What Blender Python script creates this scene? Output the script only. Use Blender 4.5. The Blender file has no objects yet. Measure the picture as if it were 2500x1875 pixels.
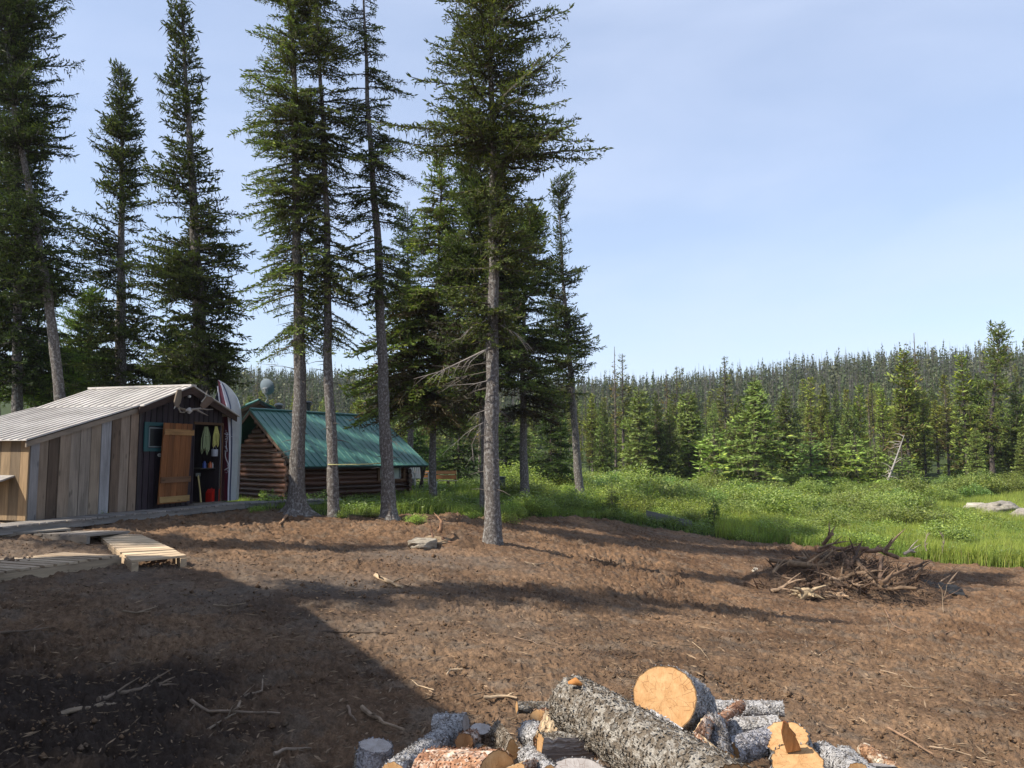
import bpy, math, random
import numpy as np
from math import radians as R_, sin, cos, pi
random.seed(7); rng = np.random.default_rng(11)
SC = bpy.context.scene
COL = SC.collection

# ---------------------------------------------------------------- camera
CZ = 2.1; FPX = 1878.0; PITCH = math.atan((1105-937.5)/FPX)
cam_d = bpy.data.cameras.new('camera'); cam_d.sensor_width = 36.0; cam_d.lens = 36.0*FPX/2500.0
cam_d.clip_start = 0.05; cam_d.clip_end = 3000
cam = bpy.data.objects.new('camera', cam_d); COL.objects.link(cam)
cam.location = (0, 0, CZ); cam.rotation_euler = (pi/2+PITCH, 0, 0)
SC.camera = cam
# ---------------------------------------------------------------- sky and sun
SUN_EL = 45.0; SUN_AZ = -112.0        # azimuth measured from +Y towards +X
w = bpy.data.worlds.new('World'); SC.world = w; w.use_nodes = True
nt = w.node_tree; nt.nodes.clear()
def wn(t, **k):
    n = nt.nodes.new(t)
    for a, b in k.items(): setattr(n, a, b)
    return n
sky = wn('ShaderNodeTexSky', sky_type='NISHITA', sun_disc=False, sun_elevation=R_(SUN_EL), sun_rotation=R_(SUN_AZ),
         altitude=200, air_density=1.0, dust_density=1.1, ozone_density=2.2)
tc = wn('ShaderNodeTexCoord'); mp = wn('ShaderNodeMapping'); mp.inputs['Scale'].default_value = (1.0, 1.6, 3.6)
mp.inputs['Rotation'].default_value = (0, R_(-28), R_(20))
nz = wn('ShaderNodeTexNoise'); nz.inputs['Scale'].default_value = 1.5; nz.inputs['Detail'].default_value = 7; nz.inputs['Roughness'].default_value = .52
nz.inputs['Distortion'].default_value = .5
rp = wn('ShaderNodeMapRange'); rp.inputs[1].default_value = .40; rp.inputs[2].default_value = .74; rp.inputs[3].default_value = 0.40; rp.inputs[4].default_value = .72
mx = wn('ShaderNodeMix', data_type='RGBA'); mx.inputs[7].default_value = (3.9, 4.4, 5.6, 1)
bg = wn('ShaderNodeBackground'); bg.inputs[1].default_value = .13
ou = wn('ShaderNodeOutputWorld')
L = nt.links.new
L(tc.outputs['Generated'], mp.inputs[0]); L(mp.outputs[0], nz.inputs[0]); L(nz.outputs[0], rp.inputs[0])
L(rp.outputs[0], mx.inputs[0]); L(sky.outputs[0], mx.inputs[6]); L(mx.outputs[2], bg.inputs[0]); L(bg.outputs[0], ou.inputs[0])
sd = bpy.data.lights.new('sun', 'SUN'); sd.energy = 5.0; sd.angle = R_(.55); sd.color = (1.0, .92, .80)
sun = bpy.data.objects.new('sun', sd); COL.objects.link(sun)
from mathutils import Vector, Matrix
SDIR = Vector((sin(R_(SUN_AZ))*cos(R_(SUN_EL)), cos(R_(SUN_AZ))*cos(R_(SUN_EL)), sin(R_(SUN_EL))))
sun.rotation_euler = SDIR.to_track_quat('Z', 'Y').to_euler(); sun.location = SDIR*60
SC.view_settings.view_transform = 'Standard'; SC.view_settings.look = 'None'
SC.view_settings.exposure = 0.68; SC.view_settings.gamma = 1
SC.cycles.max_bounces = 6; SC.cycles.transparent_max_bounces = 8
SC.cycles.diffuse_bounces = 3; SC.cycles.use_denoising = True

# ---------------------------------------------------------------- picture geometry
cT, sT = cos(PITCH), sin(PITCH)
def ray(px, py):
    u = (px-1250)/FPX; v = (937.5-py)/FPX
    return Vector((u, cT-v*sT, sT+v*cT))
def P(px, py, D):
    r = ray(px, py); t = D/r.y
    return Vector((r.x*t, D, CZ+r.z*t))
def on_plane(px, py, o, n):
    r = ray(px, py); c = Vector((0, 0, CZ))
    return c + r*((o-c).dot(n)/r.dot(n))

# ---------------------------------------------------------------- noise (numpy)
_perm = np.random.default_rng(3).integers(0, 2**31, 65536)
def _h(ix, iy, s):
    return _perm[(ix*7919+iy*104729+s*1299721) & 65535]/2**31
def vnoise(x, y, s=0):
    ix = np.floor(x).astype(np.int64); iy = np.floor(y).astype(np.int64)
    fx = x-ix; fy = y-iy; fx = fx*fx*fx*(fx*(fx*6-15)+10); fy = fy*fy*fy*(fy*(fy*6-15)+10)
    a = _h(ix, iy, s); b = _h(ix+1, iy, s); c = _h(ix, iy+1, s); d = _h(ix+1, iy+1, s)
    return (a*(1-fx)+b*fx)*(1-fy)+(c*(1-fx)+d*fx)*fy*1.0-.5
def fbm(x, y, s=0, o=4, g=.5):
    t = 0; a = 1
    for k in range(o):
        t = t+a*vnoise(x, y, s+k); x = x*2.03+5.1; y = y*1.97-3.3; a *= g
    return t

# ---------------------------------------------------------------- terrain
def gp(px, py, D): p = P(px, py, D); return (p.x, p.y, p.z)
CTRL = [gp(300,1280,15), gp(100,1285,14), gp(500,1262,17.3), gp(620,1255,18.5), gp(720,1250,19), gp(815,1263,19), gp(950,1260,20),
        gp(1200,1322,16.5), gp(1300,1265,24.5), gp(1500,1272,28.7), gp(1760,1318,27.3), gp(2280,1372,25.3), gp(2500,1392,23.6), gp(2050,1340,26.5),
        gp(715,1232,24), gp(1045,1207,28.5), gp(1281,1241,26.2), gp(1418,1223,31.8), gp(1840,1195,60), gp(2400,1180,62), gp(1500,1195,60),
        gp(2400,1270,41), gp(1900,1255,42), gp(0,1430,10.2), gp(300,1381,11.8), gp(457,1377,12), gp(150,1320,13.5), gp(0,1300,13), gp(700,1500,9.5),
        gp(900,1340,15.5), gp(850,1300,17.5), gp(1540,1394,17.5), gp(1700,1347,22.6), gp(2050,1465,17.8), gp(1250,1600,8.1), gp(1250,1875,5.2), gp(0,1870,5.4), gp(2500,1870,5.9),
        gp(2500,1600,11.4), gp(1800,1600,9.3), gp(1500,1440,13.9), gp(2180,1535,14.4), gp(2500,1480,17.5), gp(900,1180,38), gp(300,1215,25), gp(60,1220,25), gp(-300,1300,14), gp(1800,1850,5.5)]
CTRL += [(-14,4,.3),(14,4,-.9),(0,0,0),(0,-14,0),(-14,-10,.1),(14,-10,-.4),(40,20,-1.4),(-30,15,1.0),(-30,40,.6),(-10,60,.3),(60,60,-.3),(-50,70,.8),(20,75,.2)]
CP = np.array(CTRL); 
def _U(r2): return np.where(r2 > 1e-12, r2*np.log(np.maximum(r2, 1e-12)), 0)
n_ = len(CP); K = _U(((CP[:,None,:2]-CP[None,:,:2])**2).sum(2)) + np.eye(n_)*2.5
Pm = np.c_[np.ones(n_), CP[:,:2]]
A_ = np.zeros((n_+3, n_+3)); A_[:n_,:n_] = K; A_[:n_,n_:] = Pm; A_[n_:,:n_] = Pm.T
W_ = np.linalg.solve(A_, np.r_[CP[:,2], 0, 0, 0])
def sstep(a, b, x):
    t = np.clip((x-a)/(b-a), 0, 1); return t*t*(3-2*t)
def ground(x, y):
    x = np.asarray(x, float); y = np.asarray(y, float); sh = x.shape
    x = x.ravel(); y = y.ravel()
    xc = np.clip(x, -50, 60); yc = np.clip(y, -14, 72)
    z = W_[n_]+W_[n_+1]*xc+W_[n_+2]*yc
    for i in range(n_):
        z = z+W_[i]*_U((xc-CP[i,0])**2+(yc-CP[i,1])**2)
    z = np.clip(z, -2.2, 2.2)
    # hill far away
    px = np.where(y > 1, 1250+FPX*x/np.maximum(y, 1), 1250)
    crest = np.interp(px, [-800, 0, 600, 1100, 1500, 1800, 2000, 2200, 2500, 3300], [27, 27, 26, 25, 24.5, 27.3, 29.3, 30.5, 29.5, 27])
    r = np.hypot(x, y)
    hill = crest*sstep(72, 345, r)**.9 * sstep(-30, 60, y)
    hill = hill + 2.4*fbm(x/55, y/55, 40, 3)*sstep(90, 200, r)
    z = z + hill
    return z.reshape(sh)
def gz(x, y): return float(ground(np.array([x]), np.array([y]))[0])
def on_ground(px, py, D0=None):
    # march the pixel's ray to the ground
    r = ray(px, py); t = np.arange(2.5, 90, .04)
    g = ground(r.x*t, r.y*t); hh = CZ+r.z*t
    k = np.argmax(hh < g)
    if hh[k] >= g[k]: k = len(t)-1
    return Vector((r.x*t[k], r.y*t[k], float(g[k])))
BPX = [-900, 65, 330, 560, 700, 815, 950, 1016, 1225, 1300, 1500, 1620, 1760, 1950, 2279, 2500, 2900, 3500]
BD = [12, 14.6, 16.6, 18.9, 19.6, 19.4, 20.0, 21.2, 22.6, 24.5, 28.7, 28.4, 27.3, 26.6, 25.3, 23.6, 20, 16]
def dx(px): return float(np.interp(px, [1200, 1300, 1500, 1750, 2600], [1.0, 1.17, 1.40, 1.6, 1.62]))
def veg_edge(x, y):
    px = 1250+FPX*x/np.maximum(y, .5)
    d = y-np.interp(px, BPX, BD)-.5*fbm(x*1.1, y*1.1, 20, 3)
    return np.where(y < 2, -5, d)

# ---------------------------------------------------------------- mesh tools
def mesh_np(name, V, loops, totals, mats, mi=None, uv=None, col=None, smooth=False, parent=None):
    me = bpy.data.meshes.new(name); V = np.asarray(V, np.float32)
    loops = np.asarray(loops, np.int32); totals = np.asarray(totals, np.int32)
    me.vertices.add(len(V)); me.vertices.foreach_set('co', V.ravel())
    me.loops.add(len(loops)); me.loops.foreach_set('vertex_index', loops)
    me.polygons.add(len(totals))
    st = np.zeros(len(totals), np.int32); st[1:] = np.cumsum(totals)[:-1]
    me.polygons.foreach_set('loop_start', st)
    try: me.polygons.foreach_set('loop_total', totals)
    except Exception: pass
    if mi is not None: me.polygons.foreach_set('material_index', np.asarray(mi, np.int32))
    if uv is not None:
        u = me.uv_layers.new(name='UVMap'); u.data.foreach_set('uv', np.asarray(uv, np.float32).ravel())
    if col is not None:
        c = me.color_attributes.new('Col', 'FLOAT_COLOR', 'POINT')
        cc = np.ones((len(V), 4), np.float32); cc[:, :3] = np.asarray(col, np.float32).reshape(len(V), -1)[:, :3]
        c.data.foreach_set('color', cc.ravel())
    for m in mats: me.materials.append(m)
    me.update(calc_edges=True)
    if smooth is True: me.polygons.foreach_set('use_smooth', np.ones(len(totals), bool))
    elif smooth is not False: me.polygons.foreach_set('use_smooth', np.asarray(smooth, bool))
    o = bpy.data.objects.new(name, me); COL.objects.link(o)
    if parent: o.parent = parent
    return o
def tag(o, label=None, cat=None, group=None, kind=None):
    if label: o['label'] = label
    if cat: o['category'] = cat
    if group: o['group'] = group
    if kind: o['kind'] = kind
    return o
def thing(name, label, cat, loc=(0,0,0), rz=0, group=None):
    o = bpy.data.objects.new(name, None); COL.objects.link(o); o.empty_display_size = .2
    o.location = loc; o.rotation_euler = (0, 0, rz)
    return tag(o, label, cat, group)
def copy_tree(o, parent=None):
    c = o.copy(); COL.objects.link(c); c.parent = parent
    for ch in list(o.children): copy_tree(ch, c)
    return c
def V3(*a): return Vector(a)
class MB:
    def __init__(s): s.v = []; s.l = []; s.t = []; s.m = []; s.uv = []; s.c = []; s.sm = []
    def face(s, pts, uvs, mi=0, col=(1,1,1), sm=False):
        b = len(s.v)
        for p in pts: s.v.append(tuple(p)); s.c.append(col)
        s.l += range(b, b+len(pts)); s.t.append(len(pts)); s.m.append(mi); s.uv += uvs; s.sm.append(sm)
    def hexa(s, c, ax=None, mi=0, col=(1,1,1)):
        """c: 4 bottom corners (ccw from above) + 4 top corners"""
        c = [Vector(p) for p in c]; off = random.random()*7; off2 = random.random()*7
        if ax is None:
            e = [(c[1]-c[0]), (c[3]-c[0]), (c[4]-c[0])]; ax = max(e, key=lambda q: q.length)
        ax = Vector(ax).normalized()
        for f in ((3,2,1,0),(4,5,6,7),(0,1,5,4),(1,2,6,5),(2,3,7,6),(3,0,4,7)):
            p = [c[i] for i in f]; n = (p[1]-p[0]).cross(p[2]-p[0])
            if n.length < 1e-9: n = (p[2]-p[1]).cross(p[3]-p[1])
            if n.length < 1e-9: continue
            n.normalize(); q = ax.cross(n)
            if q.length < .3: a2 = n.orthogonal().normalized(); q = a2.cross(n); uv = [(v.dot(a2)+off, v.dot(q)+off2) for v in p]
            else: q.normalize(); uv = [(v.dot(ax)+off, v.dot(q)+off2) for v in p]
            s.face(p, uv, mi, col)
    def box(s, o, A, B, C, a, b, c, ax=None, mi=0, col=(1,1,1)):
        """box in frame (A,B,C) with ranges a,b,c from origin o"""
        o = Vector(o)
        f = lambda x, y, z: o+A*x+B*y+C*z
        pts = [f(a[0],b[0],c[0]), f(a[1],b[0],c[0]), f(a[1],b[1],c[0]), f(a[0],b[1],c[0]),
               f(a[0],b[0],c[1]), f(a[1],b[0],c[1]), f(a[1],b[1],c[1]), f(a[0],b[1],c[1])]
        s.hexa(pts, ax, mi, col)
    def abox(s, a, b, c, **k): s.box((0,0,0), V3(1,0,0), V3(0,1,0), V3(0,0,1), a, b, c, **k)
    def beam(s, p, q, wd, ht, up=(0,0,1), **k):
        p = Vector(p); q = Vector(q); a = q-p; ln = a.length; a.normalize(); b = Vector(up).cross(a)
        if b.length < 1e-4: b = Vector((1,0,0)).cross(a)
        b.normalize(); c = a.cross(b)
        s.box(p, a, b, c, (0, ln), (-wd/2, wd/2), (-ht/2, ht/2), ax=a, **k)
    def tube(s, pts, rad, n=8, mi=0, col=(1,1,1), cap=True, capmi=None, rough=0.0, seed=0, sec=None, capcol=None, freq=3.0):
        """tube along points; rad scalar or list; rough = relative radial noise; sec = list of (angle, scale) cross-section"""
        pts = [Vector(p) for p in pts]; m = len(pts)
        if not hasattr(rad, '__len__'): rad = [rad]*m
        T = [(pts[min(i+1, m-1)]-pts[max(i-1, 0)]).normalized() for i in range(m)]
        up = Vector((0,0,1)) if abs(T[0].z) < .9 else Vector((1,0,0))
        X = (up-T[0]*up.dot(T[0])).normalized(); rings = []; ln = 0; base = len(s.v)
        for i in range(m):
            X = (X-T[i]*X.dot(T[i])).normalized(); Y = T[i].cross(X)
            if i: ln += (pts[i]-pts[i-1]).length
            for j in range(n):
                a = 2*pi*j/n; rr = rad[i]
                if sec: rr *= sec(a)
                if rough:
                    rr *= 1+rough*(_NZ[(int(j*freq*7/n*4)+seed*13) % 256, (int(ln*freq*12)+seed*31) % 256]*.35+_NZ[(j*5+seed*17+i*3) % 256, (i*7+seed*3) % 256]*.65)
                s.v.append(tuple(pts[i]+(X*cos(a)+Y*sin(a))*rr)); s.c.append(col)
        off = random.random()*5
        ls = [0]
        for i in range(1, m): ls.append(ls[-1]+(pts[i]-pts[i-1]).length)
        r0 = max(rad)
        for i in range(m-1):
            for j in range(n):
                k = (j+1) % n; a = base+i*n
                s.l += (a+j, a+k, a+n+k, a+n+j); s.t.append(4); s.m.append(mi); s.sm.append(True)
                u0, u1 = ls[i]+off, ls[i+1]+off; v0, v1 = j/n*2*pi*r0, (j+1)/n*2*pi*r0
                s.uv += [(u0, v0), (u0, v1), (u1, v1), (u1, v0)]
        if cap:
            for e in (0, m-1):
                if rad[e] < 1e-4: continue
                ring = [Vector(s.v[base+e*n+j]) for j in range(n)]
                if e == 0: ring = ring[::-1]
                c = pts[e]; Xx = (ring[0]-c).normalized(); Yy = T[e].cross(Xx)
                s.face(ring, [((p-c).dot(Xx), (p-c).dot(Yy)) for p in ring], mi if capmi is None else capmi, capcol or col)
    def build(s, name, mats, parent=None, smooth=None):
        if not isinstance(mats, (list, tuple)): mats = [mats]
        return mesh_np(name, s.v, s.l, s.t, mats, s.m, s.uv, s.c, smooth=s.sm if smooth is None else smooth, parent=parent)
_NZ = np.random.default_rng(5).random((256, 256))-.5
_NZ = (_NZ+np.roll(_NZ, 1, 0)+np.roll(_NZ, 1, 1))/1.5

# ---------------------------------------------------------------- materials
class NT:
    def __init__(s, name):
        s.m = bpy.data.materials.new(name); s.m.use_nodes = True; s.t = s.m.node_tree; s.t.nodes.clear()
        s.o = s.n('ShaderNodeOutputMaterial')
    def n(s, ty, **k):
        nd = s.t.nodes.new(ty)
        for a, b in k.items(): setattr(nd, a, b)
        return nd
    def l(s, a, b): s.t.links.new(a, b)
    def val(s, sock, v):
        if hasattr(v, 'is_output') or isinstance(v, bpy.types.NodeSocket): s.l(v, sock)
        else: sock.default_value = v
    def noise(s, vec, scale, detail=4, rough=.55, dist=0):
        nd = s.n('ShaderNodeTexNoise'); nd.inputs['Scale'].default_value = scale; nd.inputs['Detail'].default_value = detail
        nd.inputs['Roughness'].default_value = rough; nd.inputs['Distortion'].default_value = dist
        if vec is not None: s.l(vec, nd.inputs['Vector'])
        return nd.outputs['Fac']
    def vor(s, vec, scale, feature='F1', out='Distance'):
        nd = s.n('ShaderNodeTexVoronoi', feature=feature); nd.inputs['Scale'].default_value = scale
        if vec is not None: s.l(vec, nd.inputs['Vector'])
        return nd.outputs[out]
    def map(s, vec, scale=(1,1,1), loc=(0,0,0)):
        nd = s.n('ShaderNodeMapping'); nd.inputs['Scale'].default_value = scale; nd.inputs['Location'].default_value = loc; s.l(vec, nd.inputs[0]); return nd.outputs[0]
    def uv(s): return s.n('ShaderNodeTexCoord').outputs['UV']
    def obj(s): return s.n('ShaderNodeTexCoord').outputs['Object']
    def geo(s): return s.n('ShaderNodeNewGeometry').outputs['Position']
    def ramp(s, fac, *stops):
        nd = s.n('ShaderNodeValToRGB'); cr = nd.color_ramp
        while len(cr.elements) < len(stops): cr.elements.new(.5)
        for e, (p, c) in zip(cr.elements, stops):
            e.position = p; e.color = tuple(c)+(1,) if hasattr(c, '__len__') else (c, c, c, 1)
        s.l(fac, nd.inputs[0]); return nd.outputs[0]
    def mix(s, fac, a, b, mode='MIX'):
        nd = s.n('ShaderNodeMix', data_type='RGBA', blend_type=mode)
        s.val(nd.inputs[0], fac); 
        for i, v in ((6, a), (7, b)):
            if isinstance(v, (tuple, list)): v = tuple(v)+(1,) if len(v) == 3 else v
            s.val(nd.inputs[i], v)
        return nd.outputs[2]
    def math(s, op, a, b=0.0, c=None):
        nd = s.n('ShaderNodeMath', operation=op); s.val(nd.inputs[0], a); s.val(nd.inputs[1], b)
        if c is not None: s.val(nd.inputs[2], c)
        return nd.outputs[0]
    def attr(s): return s.n('ShaderNodeVertexColor', layer_name='Col').outputs[0]
    def bump(s, h, strength=.5, dist=.01):
        nd = s.n('ShaderNodeBump'); nd.inputs['Strength'].default_value = strength; nd.inputs['Distance'].default_value = dist
        s.l(h, nd.inputs['Height']); return nd.outputs[0]
    def pbr(s, col, rough=.8, bump=None, metal=0, spec=.3):
        b = s.n('ShaderNodeBsdfPrincipled'); s.val(b.inputs['Base Color'], tuple(col)+(1,) if isinstance(col, tuple) and len(col) == 3 else col)
        s.val(b.inputs['Roughness'], rough); b.inputs['Metallic'].default_value = metal; b.inputs['Specular IOR Level'].default_value = spec
        if bump is not None: s.l(bump, b.inputs['Normal'])
        s.l(b.outputs[0], s.o.inputs[0]); return s.m
def m_wood(name, rough=.75, spec=.25, grain=.5):
    s = NT(name); u = s.uv(); g = s.noise(s.map(u, (1.6, 34, 1)), 1.0, 5, .6, .4); g2 = s.noise(s.map(u, (1.2, 5, 1), (3, 7, 0)), 1.0, 4, .6)
    k = s.vor(s.map(u, (2.2, 7, 1), (1, 2, 0)), 1.0); kn = s.ramp(k, (.0, .25), (.10, .45), (.17, 1.0))
    c = s.mix(grain, s.attr(), s.ramp(g, (.25, .45), (.6, 1.15)), 'MULTIPLY')
    c = s.mix(.75, c, s.ramp(g2, (.3, .55), (.65, 1.15)), 'MULTIPLY'); c = s.mix(.7, c, kn, 'MULTIPLY')
    return s.pbr(c, rough, s.bump(g, .35, .006), spec=spec)
def m_paint(name, rough=.6, spec=.4, metal=0):
    s = NT(name); g = s.noise(s.obj(), 6, 5, .6); c = s.mix(.6, s.attr(), s.ramp(g, (.3, .8), (.7, 1.08)), 'MULTIPLY')
    return s.pbr(c, rough, None, metal, spec)
def m_bark(name, a, b, d, sc=1.0, patch=.5, rough=.9, au=1.0, av=1.0, lo=.35, hi=1.35):
    """a base, b light flakes/lichen, d dark furrows"""
    s = NT(name); u = s.uv(); v = s.map(u, (9*sc*au, 22*sc*av, 1)); 
    n1 = s.noise(v, 1.0, 6, .65, .6); fl = s.vor(s.map(u, (28*sc, 60*sc, 1)), 1.0); n2 = s.noise(s.map(u, (5*sc*au, 9*sc*av, 1), (5, 1, 0)), 1.0, 5, .62)
    n3 = s.noise(s.map(u, (30*sc*au, 40*sc*av, 1)), 1.0, 4, .7)
    c = s.mix(s.ramp(n1, (.38, 0), (.62, 1)), d, a)
    c = s.mix(s.ramp(n2, (patch-.03, 0), (patch+.05, 1)), c, b)
    c = s.mix(.9, c, s.ramp(n3, (.34, lo), (.64, hi)), 'MULTIPLY')
    c = s.mix(1.0, c, s.attr(), 'MULTIPLY')
    h = s.math('ADD', s.math('MULTIPLY', n1, .7), s.math('ADD', s.math('MULTIPLY', fl, -.5), s.math('MULTIPLY', n3, .5)))
    return s.pbr(c, rough, s.bump(h, .9, .02), spec=.15)
def m_cut(name, a, b, crack=(.12,.05,.02)):
    s = NT(name); u = s.uv(); sx = s.n('ShaderNodeSeparateXYZ'); s.l(u, sx.inputs[0]); x, y = sx.outputs[0], sx.outputs[1]
    r = s.math('SQRT', s.math('ADD', s.math('MULTIPLY', x, x), s.math('MULTIPLY', y, y)))
    wob = s.noise(s.map(u, (9, 9, 1)), 1.0, 3); r2 = s.math('ADD', r, s.math('MULTIPLY', wob, .02))
    rings = s.math('SINE', s.math('MULTIPLY', r2, 900.0)); ang = s.math('ARCTAN2', y, x)
    cmb = s.n('ShaderNodeCombineXYZ'); s.l(s.math('MULTIPLY', ang, 3.4), cmb.inputs[0]); s.l(s.math('MULTIPLY', r, 14.0), cmb.inputs[1])
    ve = s.vor(cmb.outputs[0], 1.0, 'DISTANCE_TO_EDGE'); cr = s.ramp(ve, (.0, 1), (.008, .8), (.020, 0))
    crm = s.math('MULTIPLY', s.math('GREATER_THAN', s.noise(s.map(u, (13, 13, 1), (4, 4, 0)), 1.0, 2), .46), cr)
    nz = s.noise(s.map(u, (16, 16, 1)), 1.0, 6, .7)
    c = s.mix(s.ramp(nz, (.35, 0), (.68, 1)), a, b)
    c = s.mix(s.math('MULTIPLY', s.math('ADD', s.math('MULTIPLY', rings, .5), .5), .16), c, (.35, .17, .05))
    saw = s.noise(s.map(u, (5, 160, 1)), 1.0, 3); c = s.mix(.35, c, s.ramp(saw, (.3, .7), (.7, 1.1)), 'MULTIPLY')
    c = s.mix(s.math('MULTIPLY', crm, .75), c, crack); c = s.mix(1.0, c, s.attr(), 'MULTIPLY')
    return s.pbr(c, .75, s.bump(s.math('SUBTRACT', saw, s.math('MULTIPLY', crm, 1.5)), .4, .003), spec=.2)
def m_split(name, a, b):
    s = NT(name); u = s.uv(); g = s.noise(s.map(u, (3, 60, 1)), 1.0, 6, .7, .6); g2 = s.noise(s.map(u, (4, 9, 1), (3, 3, 0)), 1.0, 4)
    c = s.mix(s.ramp(g, (.3, 0), (.65, 1)), a, b); c = s.mix(.6, c, s.ramp(g2, (.3, .6), (.7, 1.15)), 'MULTIPLY'); c = s.mix(1.0, c, s.attr(), 'MULTIPLY')
    return s.pbr(c, .8, s.bump(g, .9, .012), spec=.2)
def m_leaf(name, trans=.3, rough=.55, spec=.35):
    s = NT(name); b = s.n('ShaderNodeBsdfPrincipled'); t = s.n('ShaderNodeBsdfTranslucent'); mx = s.n('ShaderNodeMixShader')
    c = s.attr(); oi = s.n('ShaderNodeObjectInfo').outputs['Random']
    hs = s.n('ShaderNodeHueSaturation'); s.l(c, hs.inputs['Color']); s.l(s.math('ADD', s.math('MULTIPLY', oi, .022), .487), hs.inputs['Hue'])
    s.l(s.math('ADD', s.math('MULTIPLY', oi, .45), .75), hs.inputs['Value']); c = hs.outputs[0]
    s.l(c, b.inputs['Base Color']); b.inputs['Roughness'].default_value = rough; b.inputs['Specular IOR Level'].default_value = spec
    s.l(s.mix(1.0, c, (1.1, 1.2, .5), 'MULTIPLY'), t.inputs[0]); mx.inputs[0].default_value = trans
    s.l(b.outputs[0], mx.inputs[1]); s.l(t.outputs[0], mx.inputs[2]); s.l(mx.outputs[0], s.o.inputs[0]); return s.m
def m_rock(name):
    s = NT(name); v = s.obj(); n = s.noise(s.map(v, (3, 3, 9)), 1.0, 7, .65, .5); n2 = s.noise(v, 9, 6, .7)
    c = s.mix(s.ramp(n, (.35, 0), (.65, 1)), (.10, .085, .07), (.36, .33, .29)); c = s.mix(s.ramp(n2, (.45, 0), (.62, 1)), c, (.24, .23, .20)); c = s.mix(1.0, c, s.attr(), 'MULTIPLY')
    return s.pbr(c, .9, s.bump(s.math('ADD', n, s.math('MULTIPLY', n2, .4)), .8, .05), spec=.2)
def m_soil(name):
    s = NT(name); v = s.geo(); a = s.attr()
    sp = s.n('ShaderNodeSeparateColor'); s.l(a, sp.inputs[0])
    n1 = s.noise(v, .45, 5, .6); n2 = s.noise(v, 9, 6, .72); n3 = s.noise(v, 60, 4, .7); n4 = s.noise(v, 2.2, 4, .6)
    c = s.mix(s.ramp(n1, (.35, 0), (.65, 1)), (.100, .061, .037), (.225, .144, .086))
    c = s.mix(s.ramp(n4, (.5, 0), (.62, .8)), c, (.160, .120, .086))
    c = s.mix(.85, c, s.ramp(n2, (.36, .55), (.64, 1.28)), 'MULTIPLY'); c = s.mix(.8, c, s.ramp(n3, (.3, .55), (.7, 1.35)), 'MULTIPLY')
    sxyz = s.n('ShaderNodeSeparateXYZ'); s.l(v, sxyz.inputs[0]); far = s.n('ShaderNodeMapRange'); far.inputs[1].default_value = 11; far.inputs[2].default_value = 17; s.l(s.math('ADD', sxyz.outputs[1], s.math('MULTIPLY', n1, 4.0)), far.inputs[0])
    c = s.mix(s.math('MULTIPLY', far.outputs[0], .22), c, s.mix(1.0, c, (1.0, .80, .66), 'MULTIPLY'))
    # fibres of root and chips
    fib = s.vor(s.map(v, (10, 46, 40)), 1.0); fibm = s.ramp(fib, (.0, 1), (.07, 0)); c = s.mix(s.math('MULTIPLY', fibm, .55), c, (.26, .18, .115))
    pale = s.mix(s.ramp(n2, (.3, 0), (.7, 1)), (.085, .070, .058), (.145, .122, .100))
    c = s.mix(sp.outputs[1], c, pale)                       # packed greyish tracks
    c = s.mix(sp.outputs[2], c, s.mix(n2, (.018, .014, .012), (.05, .037, .03)))  # dark peat
    gr = s.mix(s.ramp(n2, (.3, 0), (.7, 1)), (.022, .032, .010), (.055, .075, .022))
    c = s.mix(sp.outputs[0], c, gr)
    h = s.math('ADD', s.math('MULTIPLY', n2, .8), s.math('MULTIPLY', n3, .45))
    return s.pbr(c, .95, s.bump(h, .9, .035), spec=.12)
M = {}
M['wood'] = m_wood('weathered_wood'); M['dark_wood'] = m_wood('dark_stained_wood', .6, .3, .6)
M['log'] = m_wood('varnished_log', .42, .45, .7)
M['bark_fir'] = m_bark('fir_bark', (.185, .165, .15), (.27, .26, .245), (.085, .074, .066), 1.3, .54, au=2.0, av=.8, lo=.55, hi=1.25)
M['bark_far'] = m_bark('far_bark', (.12, .10, .09), (.20, .19, .17), (.05, .04, .035), .4, .6)
M['bark_grey'] = m_bark('grey_flaky_bark', (.20, .165, .125), (.33, .305, .265), (.095, .075, .056), 2.4, .50, au=1.3, av=.9, lo=.5, hi=1.25)
M['bark_white'] = m_bark('pale_lichen_bark', (.27, .25, .235), (.42, .41, .405), (.13, .12, .11), 2.2, .45, au=1.3, av=.9, lo=.5, hi=1.25)
M['bark_red'] = m_bark('reddish_scaly_bark', (.40, .22, .13), (.58, .47, .38), (.16, .07, .04), .8, .54)
M['cut'] = m_cut('fresh_cut_wood', (.36, .195, .080), (.50, .32, .16)); M['cut_grey'] = m_cut('weathered_cut_wood', (.26, .24, .225), (.40, .38, .36))
M['split'] = m_split('split_wood', (.40, .26, .13), (.66, .50, .31)); M['split_grey'] = m_split('weathered_split_wood', (.13, .10, .09), (.52, .47, .43))
M['needle'] = m_leaf('spruce_needles', .22, .6, .25); M['lichen'] = m_leaf('hanging_lichen', .15, .9, .05); M['leaf'] = m_leaf('shrub_leaf', .38, .5, .4); M['grass'] = m_leaf('grass_blade', .4, .55, .3)
M['twig'] = m_paint('twig_bark', .9, .1); M['paint'] = m_paint('paint', .5, .4); M['gloss'] = m_paint('glossy_paint', .28, .5); M['metal'] = m_paint('metal', .35, .5, .6)
M['rock'] = m_rock('grey_rock'); M['soil'] = m_soil('bulldozed_soil'); M['cloth'] = m_paint('cloth', .95, .1)
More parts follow.
